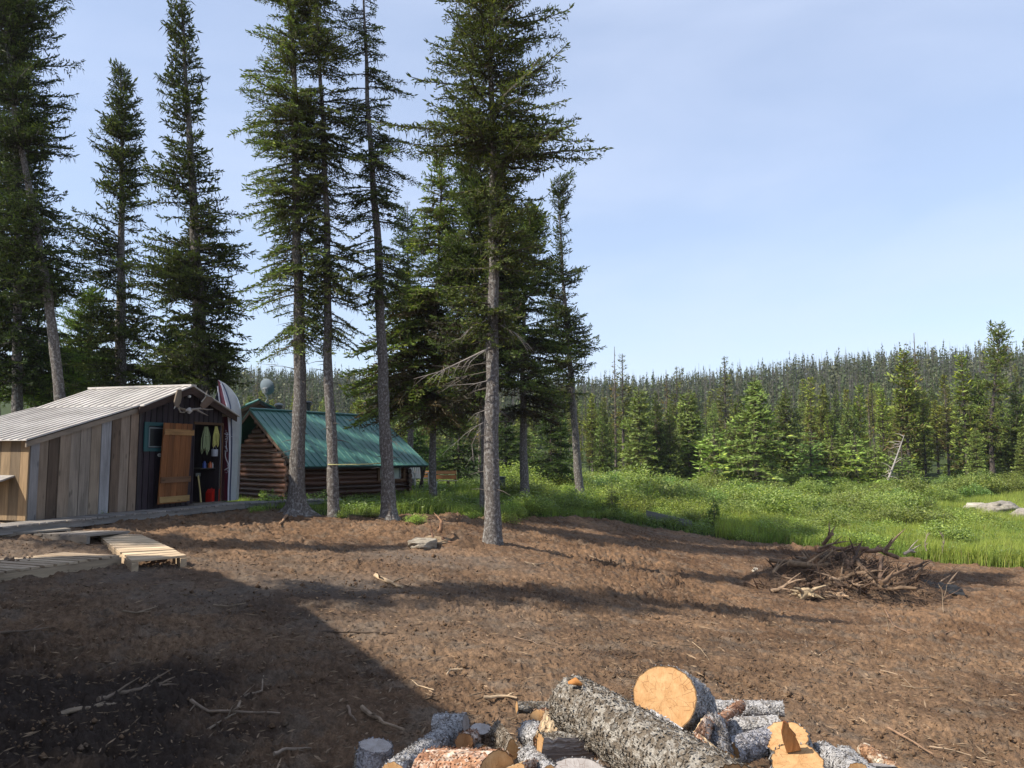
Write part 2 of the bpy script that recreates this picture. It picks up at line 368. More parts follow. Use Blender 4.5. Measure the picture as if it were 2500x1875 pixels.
def m_root():
    s = NT('root_bark'); u = s.uv(); g = s.noise(s.map(u, (4, 40, 1)), 1.0, 6, .7, .5); n = s.noise(s.obj(), 9, 4)
    c = s.mix(s.ramp(g, (.3, .4), (.68, 1.3)), (0, 0, 0), s.attr()); c = s.mix(.8, s.attr(), s.ramp(g, (.3, .4), (.68, 1.3)), 'MULTIPLY'); c = s.mix(.7, c, s.ramp(n, (.35, .5), (.65, 1.15)), 'MULTIPLY')
    return s.pbr(c, .85, s.bump(g, .7, .01), spec=.2)
M['root'] = m_root()
def m_roof(name, a, b, streak):
    s = NT(name); n = s.noise(s.obj(), 1.4, 5, .6); n2 = s.noise(s.obj(), 22, 4, .6)
    c = s.mix(s.ramp(n, (.35, 0), (.65, 1)), a, b); c = s.mix(s.ramp(n2, (.55, 0), (.8, streak)), c, (.10, .09, .08))
    return s.pbr(c, .42, s.bump(n2, .15, .004), spec=.5)
M['tin'] = m_roof('weathered_tin', (.40, .37, .34), (.58, .55, .51), .5); M['green_roof'] = m_roof('green_metal', (.030, .125, .105), (.050, .160, .135), .35)
# ---------------------------------------------------------------- ground: one sheet, finer where the camera looks
def build_ground():
    th = np.concatenate([np.linspace(-180, -42, 50), np.linspace(-41.5, 41.5, 880), np.linspace(42, 180, 50)[:-1]])
    th = np.radians(th); rr = [0.05, .8, 1.6, 2.4]
    while rr[-1] < 32: rr.append(rr[-1]*1.0031)
    while rr[-1] < 520: rr.append(rr[-1]*1.013)
    rr = np.array(rr); Tm, Rm = np.meshgrid(th, rr); X = Rm*np.sin(Tm); Y = Rm*np.cos(Tm); Z = ground(X, Y)
    ve = veg_edge(X, Y); dirt = 1-sstep(-.35, .25, ve)
    # packed vehicle track zone running from the left to the middle
    tr = np.exp(-((Y-(10.9-.28*(X+3)))/2.1)**2)*sstep(-14, -5, X)*(1-sstep(-1.5, 2.0, X))*.9
    tr = np.maximum(tr, np.exp(-((X+2.0)**2/5+(Y-14.6)**2/1.2))*.9)*(.6+.8*fbm(X*.9, Y*.9, 61, 3)); tr = np.clip(tr, 0, 1)
    rough = .45+.9*np.clip(fbm(X*.35, Y*.35, 9, 3)+.45, 0, 1); rough = rough*(1-.72*tr)
    cl = fbm(X*3.2, Y*3.2, 1, 3)*.030
    b1 = np.abs(fbm(X*7, Y*7, 11, 2)); cl = cl+(.25-b1)*.04
    md = 1-sstep(7, 26, Rm)*.5
    b2 = vnoise(X*17+.5*vnoise(X*9, Y*9, 71), Y*17, 14); cl = cl+np.maximum(b2-.05, -.04)*(.036+.03*sstep(9,15,Rm))*np.clip(.6+1.6*fbm(X*.8, Y*.8, 17, 2), .1, 1.4)
    b3 = vnoise(X*38, Y*38, 15); cl = cl+np.maximum(b3, -.2)*.036*md; b4 = vnoise(X*75, Y*75, 16); cl = cl+b4*.014*md*(Rm < 14)
    ruts = np.maximum(0, vnoise(X*.9-Y*.4, Y*6+X*1.2, 33)-.12)*.10
    # tread marks in the packed ground
    s1 = (Y-(11.3-.22*(X+3))); tread = np.exp(-(s1/.33)**2)*sstep(-8, -5, X)*(1-sstep(-2, -.5, X))
    cl = cl-ruts+vnoise(X*2.0+.6*vnoise(X,Y,81), Y*8.5, 82)*.018+vnoise(X*5, Y*19, 83)*.016
    Z = Z+dirt*(cl*rough*(1.6+.8*sstep(10,16,Rm))+tread*(np.abs(np.sin(X*19+s1*6+fbm(X,Y,5,2)*3))-.5)*.014)+(1-dirt)*fbm(X*1.3, Y*1.3, 50, 3)*.10*(1-sstep(40, 60, Rm))
    Z = Z+dirt*sstep(-1.2, -.3, ve)*(1-sstep(-.25,.3,ve))*.16*np.clip(fbm(X*3, Y*3, 77, 3)+.1, 0, 1)*(X > -3)
    nr, nt_ = Z.shape
    V = np.stack([X, Y, Z], 2).reshape(-1, 3)
    i = np.arange(nr-1)[:, None]; j = np.arange(nt_)[None, :]; j2 = (j+1) % nt_
    q = np.stack([i*nt_+j, i*nt_+j2, (i+1)*nt_+j2, (i+1)*nt_+j], 2)[:, :, ::-1].reshape(-1, 4)
    near_black = np.exp(-((X+4.2)/1.9)**2-((Y-6.1)/1.25)**2)*2.4*(.6+1.2*np.clip(fbm(X*1.3, Y*1.3, 90, 3)+.3, 0, 1))+np.exp(-((X+2.8)/.5)**2-((Y-6.9)/.3)**2)*.5  # soil colour goes near-black in patches at the near left
    b = (fbm(X*.8, Y*1.4, 93, 3) > .33)*.30*dirt*(Rm < 14)
    C = np.stack([1-dirt, np.clip(tr*.9, 0, 1), np.clip(near_black+b, 0, .92)], 2).reshape(-1, 3)
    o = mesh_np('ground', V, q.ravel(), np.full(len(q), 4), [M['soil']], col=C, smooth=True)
    tag(o, 'bare churned brown soil clearing with meadow and hillside beyond', kind='structure')
build_ground()

# ---------------------------------------------------------------- shed
def rnd(a, b): return random.uniform(a, b)
def mulc(c, k): return (c[0]*k, c[1]*k, c[2]*k)
SO = P(65, 1260, 14.0); SO.z = .90                       # near bottom corner of the gable wall
SU = V3(sin(R_(17.2)), cos(R_(17.2)), 0); SN = V3(SU.y, -SU.x, 0); SB = -SN; ZZ = V3(0, 0, 1)
def sw(px, py, off=0.0):                                  # pixel -> (u, z) on the gable wall plane
    p = on_plane(px, py, SO+SN*off, SN); return ((p-SO).dot(SU), p.z)
u_k, z_k = sw(333, 992); u_p, z_p = sw(455, 944); u_l, z_l = sw(66, 1072); u_r, z_r = sw(567, 1016); u_end = sw(537, 1200)[0]
shed = thing('shed', 'low plank shed with a pale tin roof and dark gable beside the upright boat', 'shed', tuple(SO))
SHM = Matrix.Translation(-SO)
def fin(o):                                               # world-built mesh under an unrotated empty
    o.matrix_parent_inverse = Matrix.Translation(-o.parent.matrix_basis.translation) if False else Matrix.Identity(4)
    o.location = -Vector(o.parent.location) if o.parent.parent is None else Vector((0, 0, 0)); return o
def part(mb, name, mats, parent, **k): return fin(mb.build(name, mats, parent, **k))
def rake(u):
    return float(np.interp(u, [u_l, u_k, u_p, u_r], [z_l, z_k, z_p, z_r]))
BD_ = SO.z-.02
def wallbox(mb, u0, u1, n0, n1, z0, z1a, z1b=None, col=(1,1,1), ax=ZZ, mi=0, z0b=None):
    z1b = z1a if z1b is None else z1b; z0b = z0 if z0b is None else z0b
    f = lambda u, n, z: Vector((SO.x, SO.y, 0))+SU*u+SN*n+ZZ*z
    mb.hexa([f(u0,n1,z0), f(u1,n1,z0b), f(u1,n0,z0b), f(u0,n0,z0), f(u0,n1,z1a), f(u1,n1,z1b), f(u1,n0,z1b), f(u0,n0,z1a)], ax, mi, col)
pl = MB(); cols = [(.19,.18,.175),(.165,.125,.09),(.085,.06,.042),(.215,.165,.12),(.20,.165,.13),(.21,.175,.14),(.21,.165,.12),(.23,.225,.225),(.12,.085,.06),(.205,.16,.12),(.19,.14,.10)]
edges = [65, 93, 116, 141, 169, 192, 218, 243, 268, 290, 313, 335]
us = [sw(p, 1150)[0] for p in edges]; us[0] = 0
for i in range(len(cols)):
    a, b = us[i]+rnd(.003,.012), us[i+1]-rnd(.003,.012); d = rnd(0, .02)
    wallbox(pl, a, b, -.03+d, 0+d, BD_, rake(a)-.05, rake(b)-.05, col=mulc(cols[i], rnd(1.25, 1.4)))
part(pl, 'plank_wall', [M['wood']], shed)
dk = MB(); u = us[-1]; door_u0, door_u1 = sw(471, 1130)[0], u_end-.04; z_head = sw(500, 1036)[1]
while u < u_end-.01:
    v = min(u+.17, u_end)
    c = mulc((.030, .020, .026), rnd(.7, 1.3))
    if v > door_u0 and u < door_u1:
        wallbox(dk, u, v-.006, -.03, 0, z_head, rake(u)-.05, rake(v)-.05, col=c)
    else: wallbox(dk, u, v-.006, -.03, 0, BD_, rake(u)-.05, rake(v)-.05, col=c)
    wallbox(dk, u-.02, u+.02, 0, .018, BD_ if not (u > door_u0 and u < door_u1) else z_head, rake(u)-.05, col=mulc(c, .8))
    u = v
wallbox(dk, us[-1]-.03, us[-1]+.05, 0.018, .04, BD_, rake(us[-1])-.06, col=(.035,.028,.03))
part(dk, 'dark_board_wall', [M['dark_wood']], shed)
DEP = 2.6
# rear, side walls, floor (closed interior)
ot = MB()
f3 = lambda u, n, z: Vector((SO.x, SO.y, 0))+SU*u+SN*n+ZZ*z
for (n) in (-DEP,):
    k = 0
    while k < 30:
        a = u_end*k/30; b = u_end*(k+1)/30
        wallbox(ot, a, b-.004, n-.03, n, BD_, rake(a)-.05, rake(b)-.05, col=mulc((.20,.17,.14), rnd(.7, 1.2))); k += 1
for k in range(14):
    ot.box(Vector((SO.x, SO.y, 0)), SU, SN, ZZ, (u_end-.03, u_end), (-DEP*(k+1)/14+.003, -DEP*k/14-.033 if k == 0 else -DEP*k/14), (BD_, rake(u_end)-.05), ax=ZZ, col=mulc((.03,.022,.025), rnd(.8, 1.2)))
ot.box(Vector((SO.x, SO.y, 0)), SU, SN, ZZ, (.03, u_end-.04), (-DEP+.01, -.035), (BD_-.05, BD_), ax=SU, col=(.08,.065,.05))
part(ot, 'rear_wall', [M['wood']], shed)
sdw = MB(); k = 0; nn = -.0
while nn > -DEP:
    wd = rnd(.15, .24); n2 = max(nn-wd, -DEP)
    c = [(.22,.15,.085),(.15,.11,.07),(.24,.17,.10),(.12,.085,.055)][k % 4]
    sdw.box(Vector((SO.x, SO.y, 0)), SU, SN, ZZ, (-.03, -.002), (n2+.005, nn), (BD_, z_l-.03), ax=ZZ, col=mulc(c, rnd(1.1, 1.5))); nn = n2; k += 1
part(sdw, 'side_wall', [M['wood']], shed)
lg = MB(); q0 = f3(-.03, -.35, 1.72); 
lg.hexa([f3(-.03,-.30,1.66), f3(-.03,-1.6,1.66), f3(-.40,-1.6,1.55), f3(-.40,-.30,1.55), f3(-.03,-.30,1.69), f3(-.03,-1.6,1.69), f3(-.40,-1.6,1.58), f3(-.40,-.30,1.58)], SN, col=(.30,.28,.26))
part(lg, 'ledge', [M['wood']], shed)
# fascia and roof
fs = MB(); OV = .16
def rk(p0, p1, wdt, mb, col, n0, n1):
    (a, za), (b, zb) = p0, p1
    wallbox(mb, a, b, n0, n1, za-wdt, za, zb, col=col, ax=SU, z0b=zb-wdt)
rk((u_l-.05, z_l-.045), (u_k, z_k-.035), .10, fs, (.26,.21,.16), .02, .05)
rk((u_k-.06, z_k-.03), (u_p, z_p-.03), .14, fs, (.055,.034,.028), .12, .15)
rk((u_p, z_p-.03), (u_r, z_r-.0), .14, fs, (.06,.036,.028), .12, .15)
part(fs, 'fascia_board', [M['wood']], shed)
rf = MB()
def roof_strip(mb, a, b, n0, n1, th, mi=0, lift=0):
    (ua, za), (ub, zb) = a, b
    wallbox(mb, ua, ub, n0, n1, za+lift, za+lift+th, zb+lift+th, ax=SU, z0b=zb+lift, mi=mi, col=(1,1,1))
for (a, b, ov) in (((u_l-.08, z_l-.03), (u_k, z_k), .08), ((u_k, z_k), (u_p, z_p), .20), ((u_p, z_p), (u_r+.05, z_r-.02), .20)):
    e = DEP+.2; n = ov; kk = 0
    roof_strip(rf, a, b, -e, ov, .012)
    while n > -e:
        roof_strip(rf, a, b, n-.035, n, .022, lift=.012); n -= .19; kk += 1
wallbox(rf, u_p-.09, u_p+.09, -DEP-.2, .21, z_p+.0, z_p+.045, ax=SN)
part(rf, 'tin_roof', [M['tin']], shed)
# window behind the door
wi = MB(); w0, wz1 = sw(357, 1030); w1, wz0 = sw(412, 1102); w1 += .12
for (a, b, c, d, cc, n) in ((w0-.08, w1, wz1-.08, wz1, (.016,.070,.075), .045), (w0-.08, w1, wz0, wz0+.07, (.016,.070,.075), .045), (w0-.08, w0, wz0, wz1, (.02,.085,.09), .047),
                           (w0+.06, w1-.01, wz1-.135, wz1-.115, (.17,.2,.21), .035), (w0+.06, w1-.01, wz0+.09, wz0+.11, (.17,.2,.21), .035), (w0+.06, w0+.08, wz0+.09, wz1-.115, (.17,.2,.21), .037), (w0, w0+.06, wz0+.07, wz1-.08, (.016,.06,.066), .028)):
    wallbox(wi, a, b, .018, n, c, d, col=cc)
wf = part(wi, 'window', [M['paint']], shed)
g_ = MB(); wallbox(g_, w0+.06, w1-.02, .019, .022, wz0+.08, wz1-.09, col=(.008,.009,.011)); part(g_, 'pane', [M['gloss']], wf)
# door swung open
da, dzt = sw(401, 1032, .16); dzt_ = dzt; db = sw(470, 1036, .16)[0]; dzb = BD_+.10
dr = MB(); nb = 5
for i in range(nb):
    a = da+(db-da)*i/nb; b = da+(db-da)*(i+1)/nb
    f = lambda u, n, z: Vector((SO.x, SO.y, 0))+SU*(u-(1 if z < 2 else 0)*.10*(0 if False else 1)*((dzt-z)/(dzt-dzb)))+SN*n+ZZ*z
    c = mulc((.22, .088, .032), [1.0, .8, 1.1, .9, .85][i])
    dr.hexa([f(a,.17,dzb), f(b-.006,.17,dzb), f(b-.006,.14,dzb), f(a,.14,dzb), f(a,.17,dzt), f(b-.006,.17,dzt), f(b-.006,.14,dzt), f(a,.14,dzt)], ZZ, 0, c)
door = part(dr, 'door', [M['wood']], shed)
br = MB()
for zc, c, e in ((dzt-.20, (.36,.20,.08), 0), (dzb+.52, (.14,.075,.04), .06), (dzb+.09, (.34,.22,.09), .08)):
    br = MB(); wallbox(br, da-e, db+.03-e, .171, .195, zc-.065, zc+.065, col=c, ax=SU); part(br, 'batten', [M['wood']], door)
fr = MB()
wallbox(fr, door_u0-.04, door_u1+.05, .019, .04, z_head-.01, z_head+.05, col=(.10,.055,.03), ax=SU)
wallbox(fr, door_u1, door_u1+.035, .019, .045, BD_, z_head-.01, col=(.12,.06,.03))
wallbox(fr, door_u0+.20, door_u0+.33, -.30, -.26, BD_, z_head+.2, col=(.22,.12,.07))
wallbox(fr, door_u0-.1, door_u1, -.03, .16, BD_-.0, BD_+.035, col=(.20,.17,.14), ax=SU)
part(fr, 'door_frame', [M['wood']], shed)
def wp(u, n, z): return Vector((SO.x, SO.y, 0))+SU*u+SN*n+ZZ*z
def box_at(mb, u0, u1, n0, n1, z0, z1, col, ax=None, mi=0): mb.box(Vector((SO.x, SO.y, 0)), SU, SN, ZZ, (u0, u1), (n0, n1), (z0, z1), ax=ax or SU, col=col, mi=mi)
def solo(mb, name, mats, label, cat, group=None, origin=None, **k):
    o = mb.build(name, mats, **k); return tag(o, label, cat, group)
# plate on the wall
pt = MB(); pu, pz = sw(388, 1111); 
ring = [wp(pu+.075*cos(a)*(1 if abs(cos(a)) > .3 else 1), .022, pz+.038*sin(a)) for a in [2*pi*i/16 for i in range(16)]]
ring2 = [p+SN*.012 for p in ring]
pt.face([p for p in ring2], [(0,0)]*16, 0, (.55,.55,.52))
for i in range(16): pt.face([ring[i], ring[(i+1)%16], ring2[(i+1)%16], ring2[i]], [(0,0)]*4, 0, (.5,.5,.48))
b2 = MB(); box_at(b2, pu-.045, pu+.045, .0345, .036, pz-.010, pz+.010, (.05,.05,.05))
pp = part(pt, 'door_latch', [M['paint']], shed); part(b2, 'latch_slot', [M['paint']], pp)
# shelf, ropes, cans inside the doorway (things of their own)
d0, d1 = door_u0+.42, door_u1-.03
sh = MB()
z_s = sw(510, 1142, -.3)[1]; box_at(sh, door_u0+.42, door_u1+.0, -.55, -.12, z_s-.02, z_s, (.06,.05,.045))
part(sh, 'shelf', [M['wood']], shed)
def rope(name, label, uc, ztop, ln, wd, col, n, dep):
    mb = MB()
    for i in range(n):
        a = uc+wd*(i/(n-1)-.5); l2 = ln*rnd(.8, 1.05); w_ = rnd(.025, .045); dd = dep+rnd(-.03, .03)
        pts = [wp(uc+(a-uc)*.25-w_*.2, dd, ztop), wp(a-w_, dd+.01, ztop-l2*.45), wp(a-w_*.8, dd, ztop-l2*.9), wp(a, dd, ztop-l2), wp(a+w_*.8, dd+.005, ztop-l2*.9), wp(a+w_, dd+.01, ztop-l2*.4), wp(uc+(a-uc)*.25+w_*.2, dd, ztop)]
        mb.tube(pts, .011, 6, col=mulc(col, rnd(.8, 1.2)))
    mb.tube([wp(uc-wd*.3, dep+.02, ztop-ln*.3), wp(uc, dep+.04, ztop-ln*.33), wp(uc+wd*.3, dep+.02, ztop-ln*.3)], .014, 6, col=col)
    solo(mb, name, [M['cloth']], label, 'rope')
zt = z_head-.03
ro = sw(503, 1045, -.08)[0]; rope('rope_coil', 'green and white rope hank hanging inside the shed doorway on the left', ro, zt-.02, .66, .24, (.26,.31,.17), 7, -.09)
ry = sw(525, 1045, -.08)[0]; rope('rope_coil', 'yellow rope hank hanging at the right of the shed doorway', ry, zt, .50, .14, (.52,.50,.16), 5, -.07)
tn = MB(); c = sw(524, 1104, -.1); cc = wp(c[0], -.1, c[1]-.10)
tn.tube([cc, cc+ZZ*.17], [.075, .08], 14, col=(.36,.38,.42)); tn.tube([cc+ZZ*.17+SU*.07, cc+ZZ*.27, cc+ZZ*.17-SU*.07], .006, 5, col=(.3,.3,.32))
solo(tn, 'metal_pail', [M['paint']], 'small grey metal pail hanging below the yellow rope in the shed doorway', 'pail')
for nm, lb, px, cl, r, h in (('bottle', 'blue bottle on the shelf inside the shed door', 499, (.02,.05,.22), .045, .17), ('tin_can', 'orange can on the shelf inside the shed door', 513, (.38,.09,.02), .05, .15), ('bottle', 'white bottle on the shelf inside the shed door', 519, (.55,.55,.58), .02, .13), ('jar', 'dark purple jar on the shelf inside the shed door', 527, (.06,.04,.10), .045, .11)):
    mb = MB(); uu = sw(px, 1135, -.2)[0]; b = wp(uu, -.2, z_s)
    mb.tube([b, b+ZZ*h*.68, b+ZZ*h*.8, b+ZZ*h], [r, r, r*.5, r*.45], 12, col=cl); solo(mb, nm, [M['gloss']], lb, 'bottle' if nm == 'bottle' else 'can')
ax_ = MB(); p0 = wp(sw(487, 1205, -.1)[0], -.05, BD_+.04); p1 = wp(sw(487, 1157, -.1)[0], -.14, z_s-.16)
ax_.tube([p0, (p0+p1)/2+SU*.01, p1], [.022, .017, .02], 8, col=(.52,.42,.18)); r_ax = thing('axe', 'axe with a pale handle standing inside the shed door', 'axe', tuple(p0))
part(ax_, 'handle', [M['wood']], r_ax); hd = MB(); hd.box(p1, SU, SN, ZZ, (-.09, .07), (-.015, .015), (-.03, .05), col=(.10,.10,.11)); part(hd, 'axe_head', [M['metal']], r_ax)
jc = MB(); ju = sw(523, 1198, -.2)[0]; jb = wp(ju, -.22, BD_)
jr = thing('jerrycan', 'red plastic fuel can on the floor inside the shed door', 'fuel can', tuple(jb))
pts = [(-.16,0),(.16,0),(.17,.05),(.17,.24),(.10,.33),(-.10,.33),(-.17,.24),(-.17,.05)]
fa = [jb+SU*a+SN*.09+ZZ*z for a, z in pts]; bk = [jb+SU*a-SN*.09+ZZ*z for a, z in pts]
jc.face(fa[::-1], [(0,0)]*8, 0, (.50,.02,.012)); jc.face(bk, [(0,0)]*8, 0, (.50,.02,.012))
for i in range(8): jc.face([fa[i], fa[(i+1)%8], bk[(i+1)%8], bk[i]], [(0,0)]*4, 0, (.42,.018,.012))
part(jc, 'can_body', [M['gloss']], jr)
hh = MB(); hh.tube([jb+ZZ*.32-SU*.08, jb+ZZ*.38-SU*.05, jb+ZZ*.38+SU*.05, jb+ZZ*.32+SU*.08], .014, 8, col=(.45,.02,.012)); part(hh, 'handle', [M['gloss']], jr)
sp_ = MB(); sp_.tube([jb+ZZ*.29+SU*.13, jb+ZZ*.34+SU*.16], .025, 10, col=(.02,.02,.02)); part(sp_, 'cap', [M['gloss']], jr)
# lamp bulb on the gable
lb = MB(); lc = sw(461, 968, .1); l0 = wp(lc[0], .02, lc[1])
lamp = thing('wall_lamp', 'white bulb wall lamp high on the dark shed gable', 'lamp', tuple(l0))
lb.tube([l0, l0+SN*.06], .03, 10, col=(.10,.08,.07)); part(lb, 'socket', [M['paint']], lamp)
b3 = MB(); c0 = l0+SN*.06; b3.tube([c0, c0+SN*.015, c0+SN*.04, c0+SN*.065, c0+SN*.075], [.012, .026, .034, .024, .008], 12, col=(.8,.8,.74)); part(b3, 'bulb', [M['gloss']], lamp)
# moose antlers
an = thing('antlers', 'moose skull plate with broad palmate antlers hung on the shed gable', 'antlers', tuple(wp(sw(458, 1000, .1)[0], .1, sw(458, 1000, .1)[1])))
def aw(x, y, o=.28): 
    p = on_plane(310+x*.2049, 910+y*.2049, SO+SN*o, SN); return p
def palm(mb, poly, th, col, o=.3, bend=.0):
    a = [aw(x, y, o) for x, y in poly]; c = sum(a, Vector())/len(a)
    F = [p+SN*th for p in a]; B = [p-SN*th*.2 for p in a]; n = len(a); cf = c+SN*(th*1.6); cb = c-SN*th*.3
    for i in range(n):
        j = (i+1) % n
        mb.face([F[i], F[j], cf], [(F[i].x, F[i].z), (F[j].x, F[j].z), (cf.x, cf.z)], 0, col, True); mb.face([B[j], B[i], cb], [(0,0),(1,0),(0,1)], 0, col, True)
        mb.face([F[j], F[i], B[i], B[j]], [(0,0),(0,1),(1,1),(1,0)], 0, col, True)
ac = (.20,.16,.12)
aL = MB()
palm(aL, [(595,205),(640,195),(640,300),(628,360),(600,405),(566,410),(556,350),(570,290)], .025, ac, .30)
aL.tube([aw(600,390,.28), aw(625,425,.26), aw(690,440,.2)], [.035, .028, .03], 8, col=ac); aL.tube([aw(575,400,.3), aw(560,430,.36)], [.02, .006], 6, col=(.4,.36,.3)); aL.tube([aw(612,410,.27), aw(635,470,.33), aw(692,475,.36)], [.022,.016,.008], 6, col=(.3,.27,.22))
part(aL, 'left_antler', [M['twig']], an)
aR = MB()
palm(aR, [(870,395),(885,360),(935,280),(1000,290),(1030,325),(985,370),(930,420),(890,425)], .025, (.17,.12,.09), .30)
aR.tube([aw(760,440,.2), aw(820,435,.26), aw(880,425,.28), aw(950,440,.33), aw(1028,436,.4)], [.03, .026, .024, .014, .005], 8, col=(.30,.26,.22)); aR.tube([aw(830,440,.28), aw(890,475,.33), aw(968,512,.4)], [.022, .02, .006], 7, col=(.28,.24,.2))
aR.tube([aw(888,350,.3), aw(935,290,.34), aw(958,208,.4)], [.018, .012, .004], 6, col=(.42,.38,.32))
part(aR, 'right_antler', [M['twig']], an)
sk = MB(); s0 = aw(725, 455, .12); sk.tube([s0-ZZ*.05+SN*.02, s0+SN*.05, s0+ZZ*.06+SN*.02], [.035, .07, .045], 10, col=(.48,.46,.44)); sk.tube([aw(680,450,.17), aw(770,445,.17)], [.03,.03], 8, col=(.36,.33,.3)); part(sk, 'skull', [M['paint']], an)

# ---------------------------------------------------------------- boat standing on its stern against the shed
def boat():
    c0 = wp(u_end+.05, .33, BD_); root = thing('boat', 'small maroon and white boat standing upright on its stern beside the shed door', 'boat', tuple(c0))
    # profile read on a vertical plane through the boat, facing the camera
    D = 19.55; H = 30
    z0, z1 = P(560, 1222, D).z, P(531, 928, D).z
    rows = [(0,(539,561,571)),(.1,(539,561,572.5)),(.25,(539,563,574.5)),(.42,(539.5,564,577)),(.55,(539.5,563,580)),(.68,(539.5,560,582)),(.78,(538.5,556.5,581.5)),(.86,(536.5,549.5,575.5)),(.93,(533.5,544.5,562)),(.97,(532,540,550)),(1.0,(531,533,535))]
    def sec(t):
        t_ = [r[0] for r in rows]; py = 1222+(928-1222)*t
        return [P(float(np.interp(t, t_, [r[1][k] for r in rows])), py, D) for k in range(3)]
    hull, keel, strp = MB(), MB(), MB()
    prev = None; N = 34
    dk_ = MB()
    for i in range(N+1):
        t = i/N; a, b, c = sec(t); dep = .50*(1-t**3.2)+.01
        away = V3(-.12, 1, 0)*dep
        cur = [a+V3(0,.02,0), a.lerp(b, .5)-V3(0,.07*(1-t**4),0), b-V3(0,.10*(1-t**4),0), b.lerp(c,.35)-V3(0,.02,0), b.lerp(c,.7)+V3(.0,.06*(1-t**4),0), c+V3(0,.16*(1-t**4),0), c+away, a+away]
        if prev:
            for k in range(8):
                k2 = (k+1) % 8
                tgt = hull; col = (.12,.018,.036) if k < 2 else ((.47,.47,.50) if k == 2 else (.38,.40,.41))
                if k == 7: col = (.03,.03,.035); 
                tgt.face([prev[k], prev[k2], cur[k2], cur[k]], [(0,0)]*4, 0, col, True)
        prev = cur
    part(hull, 'hull', [M['gloss']], root)
    for o_, col, w_ in ((.02, (.60,.61,.66), .018), (.30, (.03,.045,.10), .016)):
        pts = []
        for i in range(N): a, b, c = sec(i/N); pts.append(b.lerp(c, o_)-V3(0, .115*(1-(i/N)**4)*(1-o_*1.5), 0))
        strp.tube(pts, w_, 6, col=col)
    part(strp, 'rub_rail', [M['gloss']], root)
    g = MB(); pts = [sec(i/20)[0]-V3(.012,.0,0) for i in range(20)]; g.tube(pts, .022, 6, col=(.4,.4,.44)); part(g, 'gunwale', [M['gloss']], root)
    # canvas-dark inside near the bow
    ins = MB(); A = [P(534, 950, D+.25), P(524, 975, D+.35), P(522, 1010, D+.4), P(541, 1040, D+.3)]
    ins.face(A, [(0,0)]*4, 0, (.02,.022,.03)); ins.face([p+V3(0,.03,0) for p in A[::-1]], [(0,0)]*4, 0, (.02,.022,.03)); part(ins, 'deck_cover', [M['cloth']], root)
    # script lettering as brush strokes, reading upwards along the maroon side
    lt = MB(); Dl = D-.13
    def q(x, y): return P(535+x*.03918, 1045+y*.03918, Dl)
    def st(pts, w_=.0085): lt.tube([q(*p) for p in pts], w_, 5, col=(.62,.60,.64))
    st([(340,1430),(520,1450),(500,1380),(470,1250),(450,1200)], .010)
    st([(430,1300),(450,1210),(380,1190),(370,1130),(420,1110),(450,1190)])
    st([(450,1190),(460,1050),(430,980),(470,900)]); st([(380,850),(440,870),(470,900)]); st([(470,900),(480,760),(500,640)])
    st([(390,740),(420,630),(480,640)]); st([(400,550),(470,500),(500,560),(500,640)]); st([(480,500),(490,420),(320,350)], .011); st([(420,300),(510,300),(510,400),(640,410)], .010); st([(420,120),(425,230)], .005)
    part(lt, 'lettering', [M['gloss']], root); lt = MB()
    st([(400,2750),(470,2800),(560,2700),(480,2600)], .005); st([(520,2560),(560,2400),(500,2300)], .005)
    part(lt, 'scribble', [M['gloss']], root)
    rp_ = MB(); rp_.tube([q(400,1480), q(380,1700), q(420,1900), q(520,2120), q(600,2350), q(560,2480), q(330,2620)], .012, 6, col=(.6,.55,.55)); 
    tag(rp_.build('tie_rope', [M['cloth']]), 'pale rope trailing down the maroon side of the upright boat', 'rope')
    tb = MB(); tb.tube([P(557,1066,D-.12), P(570,1066,D-.08), P(581,1065,D)], .008, 5, col=(.45,.47,.5)); part(tb, 'strap', [M['cloth']], root)
boat()

# ---------------------------------------------------------------- log cabin with green roof
CA = V3(.66, .751, 0); CB = V3(-.751, .66, 0)
C0 = P(716, 1225, 24.0); C0.z = .45
pl_o = C0-CA*.35
rN = on_plane(610, 1000, pl_o, CA); eN = on_plane(722, 1139, pl_o, CA)
rF = on_plane(926, 1018, rN, CB); eF = on_plane(1046, 1135, eN, CB)
cabin = thing('log_cabin', 'dark varnished log cabin with a long green metal roof behind the front trees', 'cabin', tuple(C0))
LEN = (eF-eN).dot(CA)-.8; HW = (rN-C0).dot(CB)
eavez = (eN.z+eF.z)/2; ridz = (rN.z+rF.z)/2; rz = .085
def logc(): k = rnd(.45, 1.25); return (.095*k, .042*k, .025*k)
def log_tube(mb, p, q, r, seed):
    n = max(4, int((q-p).length/.35)); pts = [p.lerp(q, i/n)+V3(0,0,rnd(-.008,.008)) for i in range(n+1)]
    mb.tube(pts, [r*rnd(.9, 1.08) for _ in pts], 10, col=logc(), cap=True, rough=.08, seed=seed)
sl = (ridz-eavez)/((rN-eN).dot(CB))
wl = MB(); z = C0.z+.05; k = 0
while z < eavez+.12:
    log_tube(wl, C0+CA*(-.30+rnd(-.05,.05))+ZZ*(z-C0.z), C0+CA*(LEN+rnd(0,.2))+ZZ*(z-C0.z), rz, k); z += rz*1.86; k += 1
part(wl, 'side_log_wall', [M['log']], cabin)
gl = MB(); z = C0.z+.05-rz*.9; k = 30
while z < ridz-.35:
    a = max(-.28, (z+.25-eavez)/sl-.28); b = 2*HW-a
    log_tube(gl, C0+CB*(a+(rnd(-.06,.04) if z < eavez else 0))+ZZ*(z-C0.z)-CA*rnd(0,.02), C0+CB*b+ZZ*(z-C0.z), rz*rnd(.92,1.1), k); z += rz*1.86; k += 1
part(gl, 'gable_log_wall', [M['log']], cabin)
g2 = MB(); z = C0.z+.05
